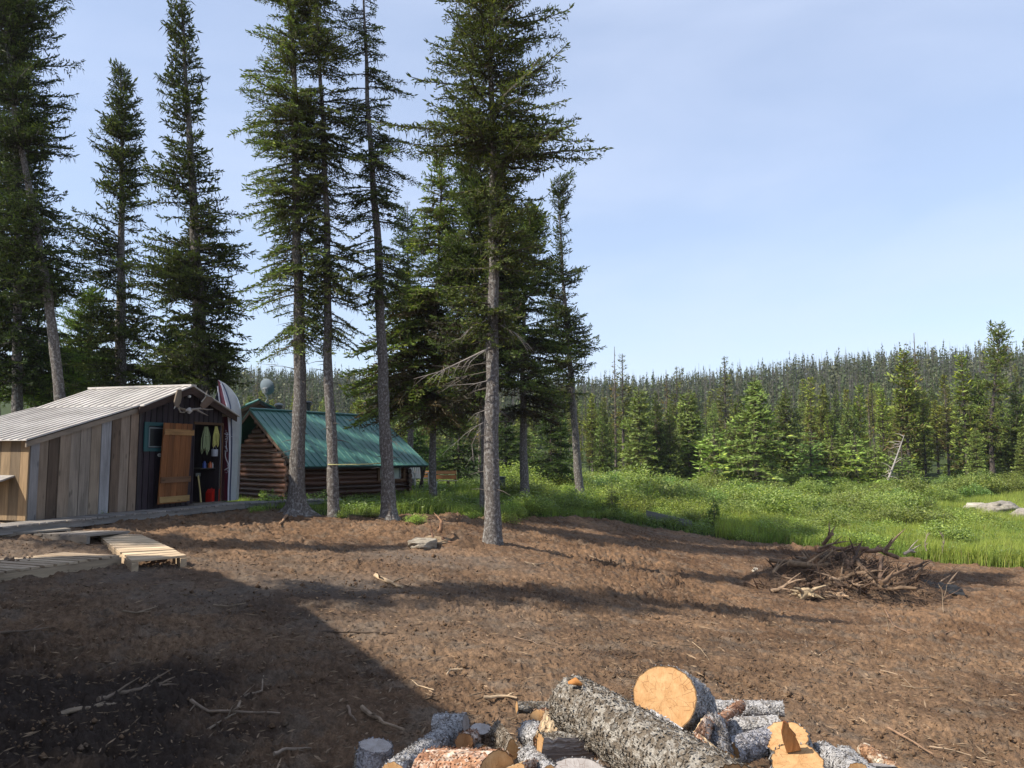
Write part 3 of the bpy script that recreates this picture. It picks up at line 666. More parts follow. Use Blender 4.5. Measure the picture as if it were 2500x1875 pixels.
while z < ridz-.35:
    a = max(-.2, (z+.25-eavez)/sl-.2); b = 2*HW-a
    log_tube(g2, C0+CA*LEN+CB*a+ZZ*(z-C0.z), C0+CA*LEN+CB*b+ZZ*(z-C0.z), rz, k); z += rz*1.86; k += 1
z = C0.z+.05
while z < eavez+.1:
    log_tube(g2, C0+CB*2*HW-CA*.2+ZZ*(z-C0.z), C0+CB*2*HW+CA*(LEN+.2)+ZZ*(z-C0.z), rz, k); z += rz*1.86; k += 1
part(g2, 'rear_log_wall', [M['log']], cabin)
# solid lining so no daylight passes between logs
ln_ = MB(); ln_.box(C0, CA, CB, ZZ, (.08, LEN-.08), (.08, 2*HW-.08), (-.3, eavez-C0.z), col=(.02,.012,.01))
c_ = [C0+CA*a+CB*b+ZZ*(eavez-C0.z-.02) for a, b in ((.08,.08),(LEN-.08,.08),(LEN-.08,2*HW-.08),(.08,2*HW-.08))]
tp = [C0+CA*.08+CB*HW, C0+CA*(LEN-.08)+CB*HW]; 
for t_ in tp: t_.z = ridz-.22
ln_.face([c_[0], c_[3], tp[0]], [(0,0)]*3, 0, (.02,.012,.01)); ln_.face([c_[1], tp[1], c_[2]], [(0,0)]*3, 0, (.02,.012,.01))
part(ln_, 'lining', [M['dark_wood']], cabin)
def metal_roof(rN, rF, eN, eF, parent, name='green_roof', rib=.225, rim=True, mats=None):
    mb = MB(); n = (rF-rN).cross(eN-rN).normalized()
    if n.z < 0: n = -n
    def S(a, b): return rN.lerp(rF, a).lerp(eN.lerp(eF, a), b)
    L_ = (rF-rN).length; k = int(L_/rib)
    q = [S(0,0), S(1,0), S(1,1), S(0,1)]
    mb.hexa([p-n*.03 for p in q]+[p for p in q], rF-rN)
    for i in range(k+1):
        a = i/k; w_ = .016/L_; h = .022
        A = [S(max(a-w_,0), 0), S(min(a+w_,1), 0), S(min(a+w_,1), 1.004), S(max(a-w_,0), 1.004)]
        mb.hexa([p+n*.0 for p in A]+[p+n*h for p in A], eN-rN)
    mb.tube([rN+n*.01+ZZ*.01, rF+n*.01+ZZ*.01], .05, 8)
    r = part(mb, name, mats or [M['green_roof']], parent)
    if rim:
        tr = MB(); tr.beam(rN-n*.08, eN-n*.08, .035, .10, up=n, col=(.13,.085,.06)); tr.beam(rF-n*.08, eF-n*.08, .035, .10, up=n, col=(.13,.085,.06)); tr.beam(eN-n*.06, eF-n*.06, .03, .06, up=n, col=(.04,.045,.045))
        part(tr, 'fascia_board', [M['wood']], parent)
metal_roof(rN, rF, eN, eF, cabin)
wd2 = (rN-eN).dot(CB)
eN2 = rN+CB*wd2; eN2.z = eN.z; eF2 = rF+CB*wd2; eF2.z = eF.z
metal_roof(rF+V3(0,0,-.004), rN+V3(0,0,-.004), eF2, eN2, cabin)
# window
def cw(px, py, o=-.10):
    p = on_plane(px, py, C0+CB*o, CB); return (p-C0).dot(CA), p.z
wu0, wz_t = cw(922, 1140); wu1, wz_b = cw(988, 1168)
wn_ = MB(); fb = lambda mb, a, b, n0, n1, z0, z1, col, ax=None: mb.box(Vector((C0.x, C0.y, 0)), CA, CB, ZZ, (a, b), (n0, n1), (z0, z1), ax=ax, col=col)
fc = (.15,.085,.05)
fb(wn_, wu0, wu1, -.14, -.08, wz_t-.02, wz_t+.05, fc); fb(wn_, wu0, wu1, -.14, -.08, wz_b-.06, wz_b, fc); fb(wn_, wu0, wu0+.09, -.139, -.08, wz_b, wz_t-.02, fc); fb(wn_, wu1-.09, wu1, -.139, -.08, wz_b, wz_t-.02, fc)
fb(wn_, wu0+.10, wu0+.13, -.13, -.09, wz_b, wz_t-.02, (.35,.37,.36)); fb(wn_, wu1-.24, wu1-.21, -.13, -.09, wz_b, wz_t-.02, (.35,.37,.36)); fb(wn_, wu0+.10, wu1-.21, -.13, -.09, wz_b, wz_b+.03, (.35,.37,.36))
wn_o = part(wn_, 'window', [M['wood']], cabin)
gp_ = MB(); fb(gp_, wu0+.13, wu1-.24, -.112, -.105, wz_b+.03, wz_t-.02, (.10,.14,.14)); part(gp_, 'pane', [M['gloss']], wn_o)
cu = MB(); fb(cu, wu1-.62, wu1-.28, -.118, -.114, wz_b+.03, wz_t-.05, (.42,.48,.44)); part(cu, 'curtain', [M['cloth']], wn_o)
# chimneys on the cabin
for i, (px, pyb, pyt, D, r) in enumerate(((681, 1003, 985, 27.0, .11), (752, 1012, 980, 28.6, .115))):
    b = P(px, pyb+8, D); t = P(px, pyt, D); mb = MB()
    mb.tube([b, t+ZZ*(-.12)], r*.62 if i == 0 else r*.8, 14, col=(.045,.05,.055)); mb.tube([t-ZZ*.17, t-ZZ*.09], r*1.1, 14, col=(.05,.055,.06)); ch = part(mb, 'chimney', [M['paint']], cabin)
    cp = MB(); cp.tube([t-ZZ*.07, t-ZZ*.055, t-ZZ*.01, t+ZZ*.02], [r*1.45, r*1.5, r*1.1, r*.2], 16, col=(.28,.29,.30) if i == 0 else (.05,.055,.06)); cp.tube([t-ZZ*.10, t-ZZ*.06], r*.5, 8, col=(.05,.05,.05)); part(cp, 'chimney_cap', [M['paint']], ch)
# porch posts of the cabin
pb = MB()
for px, py, px2, py2 in ((1029, 1140, 1032, 1190), (1038, 1140, 1024, 1192)):
    pb.tube([P(px, py, 29.0), P(px2, py2, 29.0)], .045, 8, col=(.05,.035,.03))
part(pb, 'porch_post', [M['dark_wood']], cabin)

# ---------------------------------------------------------------- second cabin behind (small green gable roof, dish)
B0 = P(566, 1010, 30.0)
back = thing('cabin', 'small cabin with a green gable roof seen behind the log cabin and the boat', 'cabin', tuple(P(600, 1150, 30)))
D2 = 29.5
pk = P(634, 977, D2); lft = P(560, 1010, D2-.4); rgt = P(686, 1002, D2+.6); bkv = V3(-.80, 2.4, 0)*1.0
bd = V3(-1.6, 3.2, 0)
metal_roof(pk, pk+bd, lft+V3(-.3,0,-.10), lft+bd+V3(-.3,0,-.10), back, rib=.22, rim=False); metal_roof(pk+bd+V3(0,0,-.004), pk+V3(0,0,-.004), rgt+bd+V3(.2,0,-.1), rgt+V3(.2,0,-.1), back, rib=.22, rim=False)
bw = MB(); zb = .2
a = V3(lft.x+.15, lft.y+.1, zb); b = V3(rgt.x-.1, rgt.y+.1, zb)
for (p, q) in ((a, b), (a+bd*.95, b+bd*.95), (a, a+bd*.95), (b, b+bd*.95)):
    zt_ = min(lft.z, rgt.z)-.05; bw.beam(V3(p.x, p.y, (zb+zt_)/2), V3(q.x, q.y, (zb+zt_)/2), .12, zt_-zb, col=(.16,.10,.06))
zt_ = min(lft.z, rgt.z)-.06
bw.face([V3(a.x, a.y-.06, zt_), V3(b.x, b.y-.06, zt_), pk-V3(0,-.04,.10)], [(0,0),(2,0),(1,1)], 0, (.11,.07,.045))
part(bw, 'wall', [M['wood']], back)
fs2 = MB(); fs2.beam(pk-ZZ*.07, lft-ZZ*.12, .04, .12, col=(.15,.10,.06)); fs2.beam(pk-ZZ*.07, rgt-ZZ*.14, .04, .12, col=(.05,.06,.06)); fs2.beam(P(615,1000,D2-.05), P(652,1000,D2-.02), .08, .10, col=(.20,.13,.07))
part(fs2, 'fascia_board', [M['wood']], back)
dish = thing('satellite_dish', 'round grey satellite dish on a bent pole behind the small green roof', 'satellite dish', tuple(P(640, 1000, 31)))
dc = P(652.5, 944, 30.6); rr = P(672, 944, 30.6).x-dc.x; fdir = V3(.30, 1, .35).normalized()
X_ = fdir.cross(ZZ).normalized(); Y_ = X_.cross(fdir)
dm = MB(); NR = 5; NA = 28
pts = [[dc+X_*(rr*i/NR*cos(2*pi*j/NA))+Y_*(rr*1.04*i/NR*sin(2*pi*j/NA))-fdir*(.09*(1-(i/NR)**2)) for j in range(NA)] for i in range(NR+1)]
for i in range(NR):
    for j in range(NA):
        k = (j+1) % NA; q = [pts[i][j], pts[i][k], pts[i+1][k], pts[i+1][j]]
        if i == 0: q = [pts[0][0], pts[1][k], pts[1][j]]
        dm.face(q, [(0,0)]*len(q), 0, (.20,.25,.30), True); dm.face([p+fdir*.012 for p in q[::-1]], [(0,0)]*len(q), 0, (.3,.33,.36), True)
part(dm, 'reflector', [M['paint']], dish)
ar = MB(); back_pt = dc-fdir*.10
ar.tube([back_pt-Y_*.08, back_pt-fdir*.16-Y_*.18, P(654, 972, 30.7), P(647, 986, 30.7), P(640, 1000, 30.8)], [.03, .03, .028, .028, .028], 8, col=(.35,.36,.38)); part(ar, 'pole', [M['paint']], dish)
bk_ = MB(); bk_.box(back_pt-fdir*.09-Y_*.10, X_, fdir, Y_, (-.10, .10), (-.06, .06), (-.10, .09), col=(.30,.32,.34)); bk_.tube([back_pt-fdir*.16+X_*.06+Y_*.03, back_pt-fdir*.16+X_*.06-Y_*.12], .02, 6, col=(.5,.5,.5)); part(bk_, 'bracket', [M['paint']], dish)

# ---------------------------------------------------------------- boardwalks
def deck(name, label, q, nsl, thick=.035, gap=.12, bearers=(.08, .92), bh=.12, bw_=.09, cols=((.42,.34,.24),), along=0, grey=0.0, cat='boardwalk', tilt=0, legs=()):
    """q = four top corners: q0->q1 direction runs across slat ends (walk direction), q1->q2 is along a slat"""
    root = thing(name, label, cat, tuple(sum(q, Vector())/4-ZZ*.15))
    s = MB(); n_ = nsl
    S = lambda a, b: q[0].lerp(q[1], a).lerp(q[3].lerp(q[2], a), b)
    for i in range(n_):
        a, b = (i+gap/2)/n_, (i+1-gap/2)/n_; e0, e1 = rnd(-.02, .02), rnd(-.02, .02)
        c = mulc(random.choice(cols), rnd(.8, 1.15)); t = [S(a, e0), S(b, e0), S(b, 1+e1), S(a, 1+e1)]
        dz = ZZ*rnd(-.004, .004); t = [p+dz for p in t]
        if (t[1]-t[0]).cross(t[3]-t[0]).z < 0: t = [t[0], t[3], t[2], t[1]]
        s.hexa([p-ZZ*thick for p in t]+t, S(a,1)-S(a,0), 0, c)
    part(s, 'slats', [M['wood']], root)
    for b_ in bearers:
        m = MB(); p, r = S(-.005, b_)-ZZ*(thick+bh/2+.003), S(1.005, b_)-ZZ*(thick+bh/2+.003)
        m.beam(p, r, bw_, bh, col=mulc(cols[0], .9)); part(m, 'bearer', [M['wood']], root)
    for lg_ in legs:
        m = MB(); p = S(*lg_)-ZZ*(thick+.003); m.abox((p.x-.07, p.x+.07), (p.y-.05, p.y+.05), (p.z-bh-.20, p.z-bh-.0), col=mulc(cols[0], .8)); part(m, 'block', [M['wood']], root)
    return root
pc = ((.40,.31,.21),(.46,.36,.25),(.38,.29,.20)); pg = ((.24,.21,.18),(.30,.26,.22))
# long deck in front of the shed
z = SO.z-.02
q = [wp(-3.2, .02, z), wp(u_end+.15, .02, z), wp(u_end+.15, .62, z), wp(-3.2, .62, z)]
deck('boardwalk', 'long narrow boardwalk on log bearers along the foot of the shed wall', q, 62, .03, .10, (.12, .86), .11, .11, ((.27,.25,.23),(.22,.21,.20),(.30,.27,.24)))
for u0 in (.8, 2.0, 3.3, 4.4, 5.2):
    m = MB(); g0 = wp(u0, .5, 0); zg = gz(g0.x, g0.y)
    m.tube([wp(u0-.3, .35, zg+.03), wp(u0+.35, .5, zg+.05)], .10, 10, col=(1,1,1), rough=.15, seed=int(u0*9)); tag(m.build('support_log', [M['bark_fir']]), 'short grey support log lying under the shed boardwalk', 'log', 'support logs under the shed boardwalk')
p1 = wp(u_end+.16, .55, z-.01); p2 = P(835, 1231, 22.6); p2.z = z-.12
dirv = (p2-p1).normalized(); per = V3(-dirv.y, dirv.x, 0)*.8
deck('boardwalk', 'grey boardwalk running from the boat past the log cabin wall', [p1, p2, p2+per, p1+per], 44, .03, .08, (.1, .9), .10, .08, ((.26,.25,.24),(.20,.19,.18)))
for px, D in ((505, 18.3), (546, 19.0)):
    m = MB(); t = P(px, 1232, D); zg = gz(t.x, t.y)-.03; m.abox((t.x-.15, t.x+.15), (t.y-.12, t.y+.12), (zg, z-.15), ax=ZZ, col=(.18,.18,.19))
    tag(m.build('support_block', [M['wood']]), 'squat grey wooden block propping the boardwalk below the boat' if px > 520 else 'squat grey wooden block propping the boardwalk left of the boat', 'block')
# loose sections
FR, BR = P(296, 1355, 11.8), P(160, 1345, 12.15); BR.z = FR.z
FL, BL = P(-160, 1432, 9.75), P(-330, 1400, 10.3); FL.z = FR.z-.05; BL.z = FL.z
deck('boardwalk_section', 'nearest pale pallet-like boardwalk section at the left edge of the clearing', [FR, FL, BL, BR], 15, .03, .26, (.03, .95), .17, .08, pc)
TL, TR, BR2, BL2 = P(231, 1300, 14.2), P(347, 1305, 13.9), P(457, 1356, 11.9), P(323, 1369, 11.4)
deck('boardwalk_section', 'pale slatted ramp sloping down onto the soil in front of the shed', [TL, BL2, BR2, TR], 12, .032, .22, (.05, .93), .13, .09, ((.50,.38,.25),(.54,.42,.28),(.46,.35,.24)), legs=((.96, .93),))
a, b, c, d = P(80, 1302, 13.4), P(200, 1304, 13.1), P(330, 1299, 13.9), P(95, 1295, 14.3)
for k_ in (a, b, c, d): k_.z = a.z
deck('boardwalk_section', 'low grey boardwalk section lying level behind the slatted ramp', [P(82,1303,13.3), P(212,1305,13.1), P(318,1296,14.2), P(150,1292,14.6)], 6, .035, .1, (.03, .9), .12, .08, pg)
deck('boardwalk_section', 'weathered boardwalk section at the left edge joining the shed boardwalk', [P(-140,1290,12.6), P(60,1300,13.2), P(175,1290,13.9), P(-60,1266,14.6)], 10, .032, .12, (.03, .93), .12, .08, ((.40,.33,.25),(.34,.30,.25)))

# ---------------------------------------------------------------- bench, chair, bucket by the cabin
DD = 31.5
bn = thing('wooden_bench', 'wooden bench with two orange-brown back boards in the grass right of the cabin', 'bench', tuple(P(1090, 1200, DD)))
for y0, y1, c in ((1149, 1157.5, (.50,.25,.11)), (1160, 1169.5, (.44,.20,.08))):
    m = MB(); a, b = P(1000, (y0+y1)/2, DD+.5), P(1114, (y0+y1)/2, DD); m.beam(a, b, .035, P(1114, y0, DD).z-P(1114, y1, DD).z, col=c); part(m, 'back_board', [M['wood']], bn)
m = MB(); a, b = P(1003, 1174, DD+.25), P(1114, 1173.5, DD-.25); m.beam(a, b, .40, .03, col=(.46,.38,.27)); part(m, 'seat', [M['wood']], bn)
for px in (1094, 1012):
    m = MB(); t = P(px, 1172, DD-.1); m.abox((t.x-.06, t.x+.06), (t.y-.05, t.y+.05), (gz(t.x, t.y)-.05, t.z-.02), ax=ZZ, col=(.40,.20,.09)); part(m, 'leg', [M['wood']], bn)
m = MB(); t = P(1112, 1160, DD+.02); m.abox((t.x-.02, t.x+.03), (t.y+.03, t.y+.07), (gz(t.x, t.y)-.05, t.z+.15), ax=ZZ, col=(.18,.09,.05)); part(m, 'leg', [M['wood']], bn)
# white plastic armchair
ch0 = P(1022, 1192, 29.9); cr = thing('armchair', 'weathered white plastic garden armchair at the cabin end under the roof corner', 'chair', tuple(ch0))
FW = V3(.55, -.83, 0).normalized(); SD = V3(-FW.y, FW.x, 0); wc = (.55,.53,.46)
def cx(s_, f_, z_): return ch0+SD*s_+FW*f_+ZZ*z_
m = MB()
for i in range(7):
    s0 = -.24+.48*i/6; h = .92-.16*abs(i-3)/3; m.beam(cx(s0*.8, -.16, .36), cx(s0*1.1, -.34, h), .055, .02, up=FW, col=wc)
part(m, 'backrest', [M['paint']], cr)
m = MB(); m.hexa([cx(-.25,-.2,.34), cx(.25,-.2,.34), cx(.25,.28,.38), cx(-.25,.28,.38), cx(-.25,-.2,.37), cx(.25,-.2,.37), cx(.25,.28,.41), cx(-.25,.28,.41)], col=wc); part(m, 'seat', [M['paint']], cr)
for s_ in (-.29, .29):
    m = MB(); m.beam(cx(s_, -.28, .60), cx(s_, .30, .60), .09, .03, col=wc); part(m, 'armrest', [M['paint']], cr)
    for f_ in (-.24, .27): m = MB(); m.beam(cx(s_, f_, -.05), cx(s_, f_, .585), .05, .05, up=FW, col=wc); part(m, 'leg', [M['paint']], cr)
bk = P(1058, 1199, 29.5); m = MB(); m.tube([bk, bk+ZZ*.33], [.125, .15], 18, col=(.50,.53,.55)); br_ = thing('bucket', 'white plastic bucket in the grass below the bench', 'bucket', tuple(bk)); part(m, 'bucket_body', [M['gloss']], br_)
m = MB(); m.tube([bk+ZZ*.33, bk+ZZ*.35], [.16, .16], 18, col=(.45,.48,.5)); part(m, 'rim', [M['gloss']], br_)
# leaning grey sheet, box behind the big tree, boards in grass
m = MB(); a, b = P(1578, 1268, 29.4), P(1690, 1287, 29.2); a2, b2_ = P(1577, 1246, 29.4), P(1688, 1271, 29.2)
m.hexa([a, b, b+V3(.02,.04,0), a+V3(.02,.04,0), a2, b2_, b2_+V3(.02,.04,0), a2+V3(.02,.04,0)], b-a, col=(.17,.17,.15)); tag(m.build('plywood_sheet', [M['wood']]), 'grey weathered sheet of wood on edge in the grass before the bushes', 'board')
m = MB(); t = P(1225, 1200, 28.5); m.abox((t.x-.13, t.x+.13), (t.y-.12, t.y+.12), (t.z-.1, t.z+.52), ax=ZZ, col=(.05,.06,.07)); m.abox((t.x-.15, t.x+.15), (t.y-.14, t.y+.14), (t.z+.52, t.z+.55), ax=V3(1,0,0), col=(.06,.07,.08)); tag(m.build('storage_box', [M['paint']]), 'dark grey upright box in the shade just right of the big front trunk', 'box')
m = MB(); m.beam(P(1212,1224,27), P(1262,1219,27.5), .25, .04, col=(.36,.34,.30)); tag(m.build('loose_board', [M['wood']]), 'pale grey board lying in the grass between two trunks', 'board')
# rope tied between the trunks
m = MB(); m.tube([P(801,1134,18.86), P(815,1134.5,18.75), P(832,1134.5,18.9), P(870,1134,19.1), P(905,1132.5,19.4), P(932,1130.5,19.75)], .013, 6, col=(.50,.48,.22)); m.tube([P(934,1130,19.74), P(950,1128,19.68), P(953,1124,19.7), P(947,1124,19.7), P(938,1130,19.7)], .014, 6, col=(.62,.55,.05))
tag(m.build('tied_rope', [M['cloth']]), 'yellow rope tied taut between two slim front trunks', 'rope')
# large house out of the frame on the left; it throws the broad shadow across the foreground
hs = thing('house', 'tall plank house standing just outside the view to the left', 'house', (-9.4, 3.8, 0))
HP = [(-12.3,9.5),(-10.9,9.65),(-10.0,9.2),(-8.4,7.4),(-6.6,4.1),(-5.1,1.9),(-9.0,-.9),(-14.8,7.1)]
m = MB(); HZ = 6.5
for i in range(8):
    p, q = HP[i], HP[(i+1) % 8]; m.face([(p[0],p[1],-.2), (q[0],q[1],-.2), (q[0],q[1],HZ), (p[0],p[1],HZ)][::-1], [(0,0),(0,9),(7,9),(7,0)], 0, (.22,.16,.11))
part(m, 'wall', [M['wood']], hs)
m = MB(); c = V3(-9.4, 3.8, HZ+.3)
for i in range(8):
    p, q = HP[i], HP[(i+1) % 8]; m.face([(p[0],p[1],HZ), (q[0],q[1],HZ), tuple(c)][::-1], [(0,0),(1,0),(0,1)], 0, (.1,.1,.1))
part(m, 'roof', [M['tin']], hs)
# ---------------------------------------------------------------- conifers
GREEN = np.array([.128, .162, .050]); DARKG = np.array([.016, .032, .015]); BROWN = np.array([.085, .060, .038]); LICH = np.array([.075, .066, .048])
def blades(p, d, ln, wd, rg, cross=True, side=None):
    """diamond blades: p base, d direction, arrays; returns V (n*4,3)"""
    n = len(p); d = d/np.maximum(np.linalg.norm(d, axis=1, keepdims=True), 1e-9)
    if side is None: side = rg.normal(size=(n, 3))
    s = np.cross(d, side); s /= np.maximum(np.linalg.norm(s, axis=1, keepdims=True), 1e-9)
    ln = ln[:, None]; wd = wd[:, None]; m = p+d*ln*.45
    V = np.stack([p, m+s*wd/2, p+d*ln, m-s*wd/2], 1)
    if cross:
        s2 = np.cross(d, s); V2 = np.stack([p, m+s2*wd/2, p+d*ln, m-s2*wd/2], 1); V = np.concatenate([V, V2], 0)
    return V
def make_branch(Lb, style, seed, shoot=.13, sw_=.034, sp=.072, cross=True):
    """one bough along +X; returns V (q,4,3), mat (q), col(q,3): mat 0 wood 1 needles 2 lichen"""
    rg = np.random.default_rng(seed); flat = style == 'fir'
    up = {'fir': (.05, -.32, .10), 'spruce': (.10, -.30, .26)}[style]
    curve = lambda t: np.stack([t*Lb, .05*Lb*np.sin(t*5+seed), Lb*(up[0]*t+up[1]*t*t+up[2]*t**3)], 1)
    VV, MM, CC = [], [], []
    def add(V, m, c): VV.append(V); MM.append(np.full(len(V), m)); CC.append(c)
    # wood
    t = np.linspace(0, 1, 7); p = curve(t); rad = .018*Lb**.7*(1-.85*t)+.004
    for k in range(3):
        a = 2*pi*k/3; b = 2*pi*(k+1)/3; o = lambda an, r: np.stack([0*r, np.cos(an)*r, np.sin(an)*r], 1)
        add(np.stack([p[:-1]+o(a, rad[:-1]), p[1:]+o(a, rad[1:]), p[1:]+o(b, rad[1:]), p[:-1]+o(b, rad[:-1])], 1), 0, np.tile([.11, .095, .08], (6, 1)))
    # side twigs
    tt = np.arange(.10, .97, sp/Lb*.9); tt = tt+rg.normal(0, .01, len(tt)); tt = np.clip(tt, .06, .98)
    P0, D0, L0, TT = [], [], [], []
    for i, t1 in enumerate(tt):
        base = curve(np.array([t1]))[0]; s_ = 1 if i % 2 else -1
        l1 = min(.62, .42*Lb)*((1-t1)**.65*.9+.10)*rg.uniform(.55, 1.15)*(1 if t1 > .3 else .45+1.8*t1)
        ang = R_(rg.uniform(42, 72)); vz = rg.normal(-.12 if flat else -.02, .13 if flat else .38)
        P0.append(base); D0.append([cos(ang), s_*sin(ang), vz]); L0.append(max(l1, .06)); TT.append(t1)
    P0 = np.array(P0); D0 = np.array(D0); L0 = np.array(L0); TT = np.array(TT)
    V = blades(P0, D0, L0, np.full(len(P0), .014), rg, False); add(V, 0, np.tile([.10, .08, .06], (len(V), 1)))
    # shoots on twigs
    S, SD_, SL, ST = [], [], [], []
    for p0, d0, l0, t1 in zip(P0, D0, L0, TT):
        d0 = d0/np.linalg.norm(d0); k = max(2, int(l0/(sp*.62))+1); lat = np.array([-d0[1], d0[0], 0]); lat /= max(np.linalg.norm(lat), 1e-6)
        for j in range(k):
            f = (j+.6)/k; sgn = 1 if j % 2 else -1
            dd = d0*.75+lat*sgn*rg.uniform(.35, .95)*(1 if f < .9 else .2)+np.array([0, 0, rg.normal(.02 if flat else .22, .14 if flat else .35)])
            S.append(p0+d0*l0*f+np.array([0, 0, -.18*l0*f*f*(1 if flat else .3)])); SD_.append(dd); SL.append(shoot*rg.uniform(.6, 1.25)*(1-.35*f)); ST.append(t1)
    for t1 in np.arange(.15, 1.0, sp/Lb):
        b = curve(np.array([t1]))[0]; S.append(b); SD_.append([.8, rg.normal(0, .5), rg.normal(.15, .35)]); SL.append(shoot*rg.uniform(.7, 1.2)); ST.append(t1)
    S = np.array(S); SD_ = np.array(SD_); SL = np.array(SL); ST = np.array(ST)
    side = np.tile([0, 0, 1.], (len(S), 1))+rg.normal(0, .35, (len(S), 3)) if flat else None
    keep = rg.random(len(S)) < np.where(ST < .25, .45, .93); S, SD_, SL, ST = S[keep], SD_[keep], SL[keep], ST[keep]
    if side is not None: side = np.cross(SD_, side[keep]); 
    V = blades(S, SD_, SL, SL*(sw_/shoot)*rg.uniform(.8, 1.3, len(S)), rg, cross, side)
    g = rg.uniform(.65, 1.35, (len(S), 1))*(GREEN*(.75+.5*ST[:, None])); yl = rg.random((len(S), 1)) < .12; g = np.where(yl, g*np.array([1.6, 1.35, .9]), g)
    dead = (rg.random(len(S)) < np.clip(.32-.6*ST, 0, 1))[:, None]; g = np.where(dead, BROWN*rg.uniform(.6, 1.4, (len(S), 1)), g)
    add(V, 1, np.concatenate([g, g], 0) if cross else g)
    # hanging lichen
    nl = int(len(S)*.15); ix = rg.integers(0, len(S), nl); 
    ld = np.tile([0., 0, -1], (nl, 1))+rg.normal(0, .16, (nl, 3)); V = blades(S[ix], ld, shoot*rg.uniform(.6, 1.9, nl), np.full(nl, sw_*.55), rg, False)
    add(V, 2, LICH*rg.uniform(.5, 1.5, (len(V), 1)))
    return np.concatenate(VV), np.concatenate(MM), np.concatenate(CC)
def rotm(az, inc, roll):
    ca, sa, ci, si, cr, sr = cos(az), sin(az), cos(inc), sin(inc), cos(roll), sin(roll)
    Rz = np.array([[ca,-sa,0],[sa,ca,0],[0,0,1]]); Ry = np.array([[ci,0,-si],[0,1,0],[si,0,ci]]); Rx = np.array([[1,0,0],[0,cr,-sr],[0,sr,cr]])
    return Rz@Ry@Rx
LIB = {}
def lib(style, shoot=.15, sw_=.045, sp=.085, cross=True, sizes=(.35, .7, 1.1, 1.6, 2.2), nv=3, key=None):
    key = (style, shoot)
    if key not in LIB:
        LIB[key] = {s: [make_branch(s, style, 100*i+int(s*10)+7*k, shoot, sw_, sp, cross) for k in range(nv)] for i, s in enumerate(sizes)}
    return LIB[key]
def crown_mesh(name, trunk_at, z0, z1, radius, nbr, LB, rg, parent, inc0=-.10, inc1=.75, tint=(1,1,1), thin=1.0, lich=1.0, jag=.35, deadlow=0.0, gate=True):
    """radius(z, az) -> bough length"""
    VV, MM, CC = [], [], []; sizes = np.array(sorted(LB))
    nzo = rg.random()*90; zs = z0+(z1-z0)*np.sort(rg.random(nbr)**.92); zs = zs+.12*np.sin(zs*2*pi/.55+nzo)/(2*pi)*2; az = rg.random()*6
    for z in zs:
        az += 2.4+rg.normal(0, .45); f = (z-z0)/(z1-z0)
        gt = float(vnoise(np.array([z*1.15+nzo]), np.array([np.cos(az)*1.3+nzo*3]), 7)[0]+vnoise(np.array([z*2.6+nzo]), np.array([np.sin(az)*1.7+9]), 8)[0]*.6)
        if not gate: gt = gt*.4
        if gt < -.13 and rg.random() < .85: continue
        L_ = radius(z, az)*rg.uniform(1-jag, 1+jag*.35)*(1+.55*min(gt, .35))
        if L_ < .10: continue
        s = sizes[np.argmin(np.abs(np.log(sizes/L_)))]; V, Mm, C = LB[s][rg.integers(len(LB[s]))]
        k = L_/s; inc = inc0+(inc1-inc0)*f**1.6+rg.normal(0, .12)
        R = rotm(az, inc, rg.normal(0, .18)); c, _ = trunk_at(z)
        if rg.random() < .5: V = V*np.array([1, -1, 1])
        W = (V*k)@R.T+np.asarray(c)
        sel = None
        if lich != 1.0: sel = ~((Mm == 2) & (rg.random(len(Mm)) > lich))
        if deadlow and f < deadlow and rg.random() < .7*(1-f/deadlow):
            C = np.where((Mm == 1)[:, None], BROWN*rg.uniform(.5, 1.3), C); s2 = rg.random(len(Mm)) < np.where(Mm == 1, .5, 1); sel = s2 if sel is None else sel & s2
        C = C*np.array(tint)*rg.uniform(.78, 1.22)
        if sel is not None: W, Mm, C = W[sel], Mm[sel], C[sel]
        VV.append(W); MM.append(Mm); CC.append(C)
    V = np.concatenate(VV); Mm = np.concatenate(MM); C = np.concatenate(CC); n = len(V)
    o = mesh_np(name, V.reshape(-1, 3), np.arange(n*4), np.full(n, 4), [M['twig'], M['needle'], M['lichen']], Mm, None, np.repeat(C, 4, 0), parent=parent)
    return o, n
NQ = 0
def trunk_tube(pts, rads, n, parent, mat, flare=1.0, col=(1,1,1), seed=1, name='trunk', base=None):
    """finely ringed trunk with root flare"""
    # resample
    pts = [Vector(p) for p in pts]; zz = [p.z for p in pts]
    base = pts[0]
    h = pts[-1].z-base.z; zs = [base.z-.25]+[base.z+x for x in np.concatenate([np.linspace(-.05, 1.2, 14), np.arange(1.3, h, .22)])]+[pts[-1].z]
    ph = seed*1.7; P2, R2 = [], []
    for z in zs:
        x = np.interp(z, zz, [p.x for p in pts]); y = np.interp(z, zz, [p.y for p in pts]); r = np.interp(z, zz, rads)
        d = z-base.z; r *= 1+flare*.75*math.exp(-max(d+.05, 0)/.16)+.25*flare*math.exp(-max(d, 0)/.7); P2.append(Vector((x+.012*sin(z*2.3+ph), y, z))); R2.append(r*(1+.03*sin(z*5+ph)))
    mb = MB(); mb.tube(P2, R2, n, col=col, cap=False, rough=.16, seed=seed, sec=None)
    # lobed root flare: push vertices
    if flare:
        for i, v in enumerate(mb.v):
            d = v[2]-base.z
            if d < .5:
                c = P2[min(i//n, len(P2)-1)]; a = math.atan2(v[1]-c.y, v[0]-c.x); k = 1+flare*.45*max(0, sin(a*4+ph))*math.exp(-max(d+.05, 0)/.15)
                mb.v[i] = (c.x+(v[0]-c.x)*k, c.y+(v[1]-c.y)*k, v[2])
    return mb.build(name, [mat], parent)
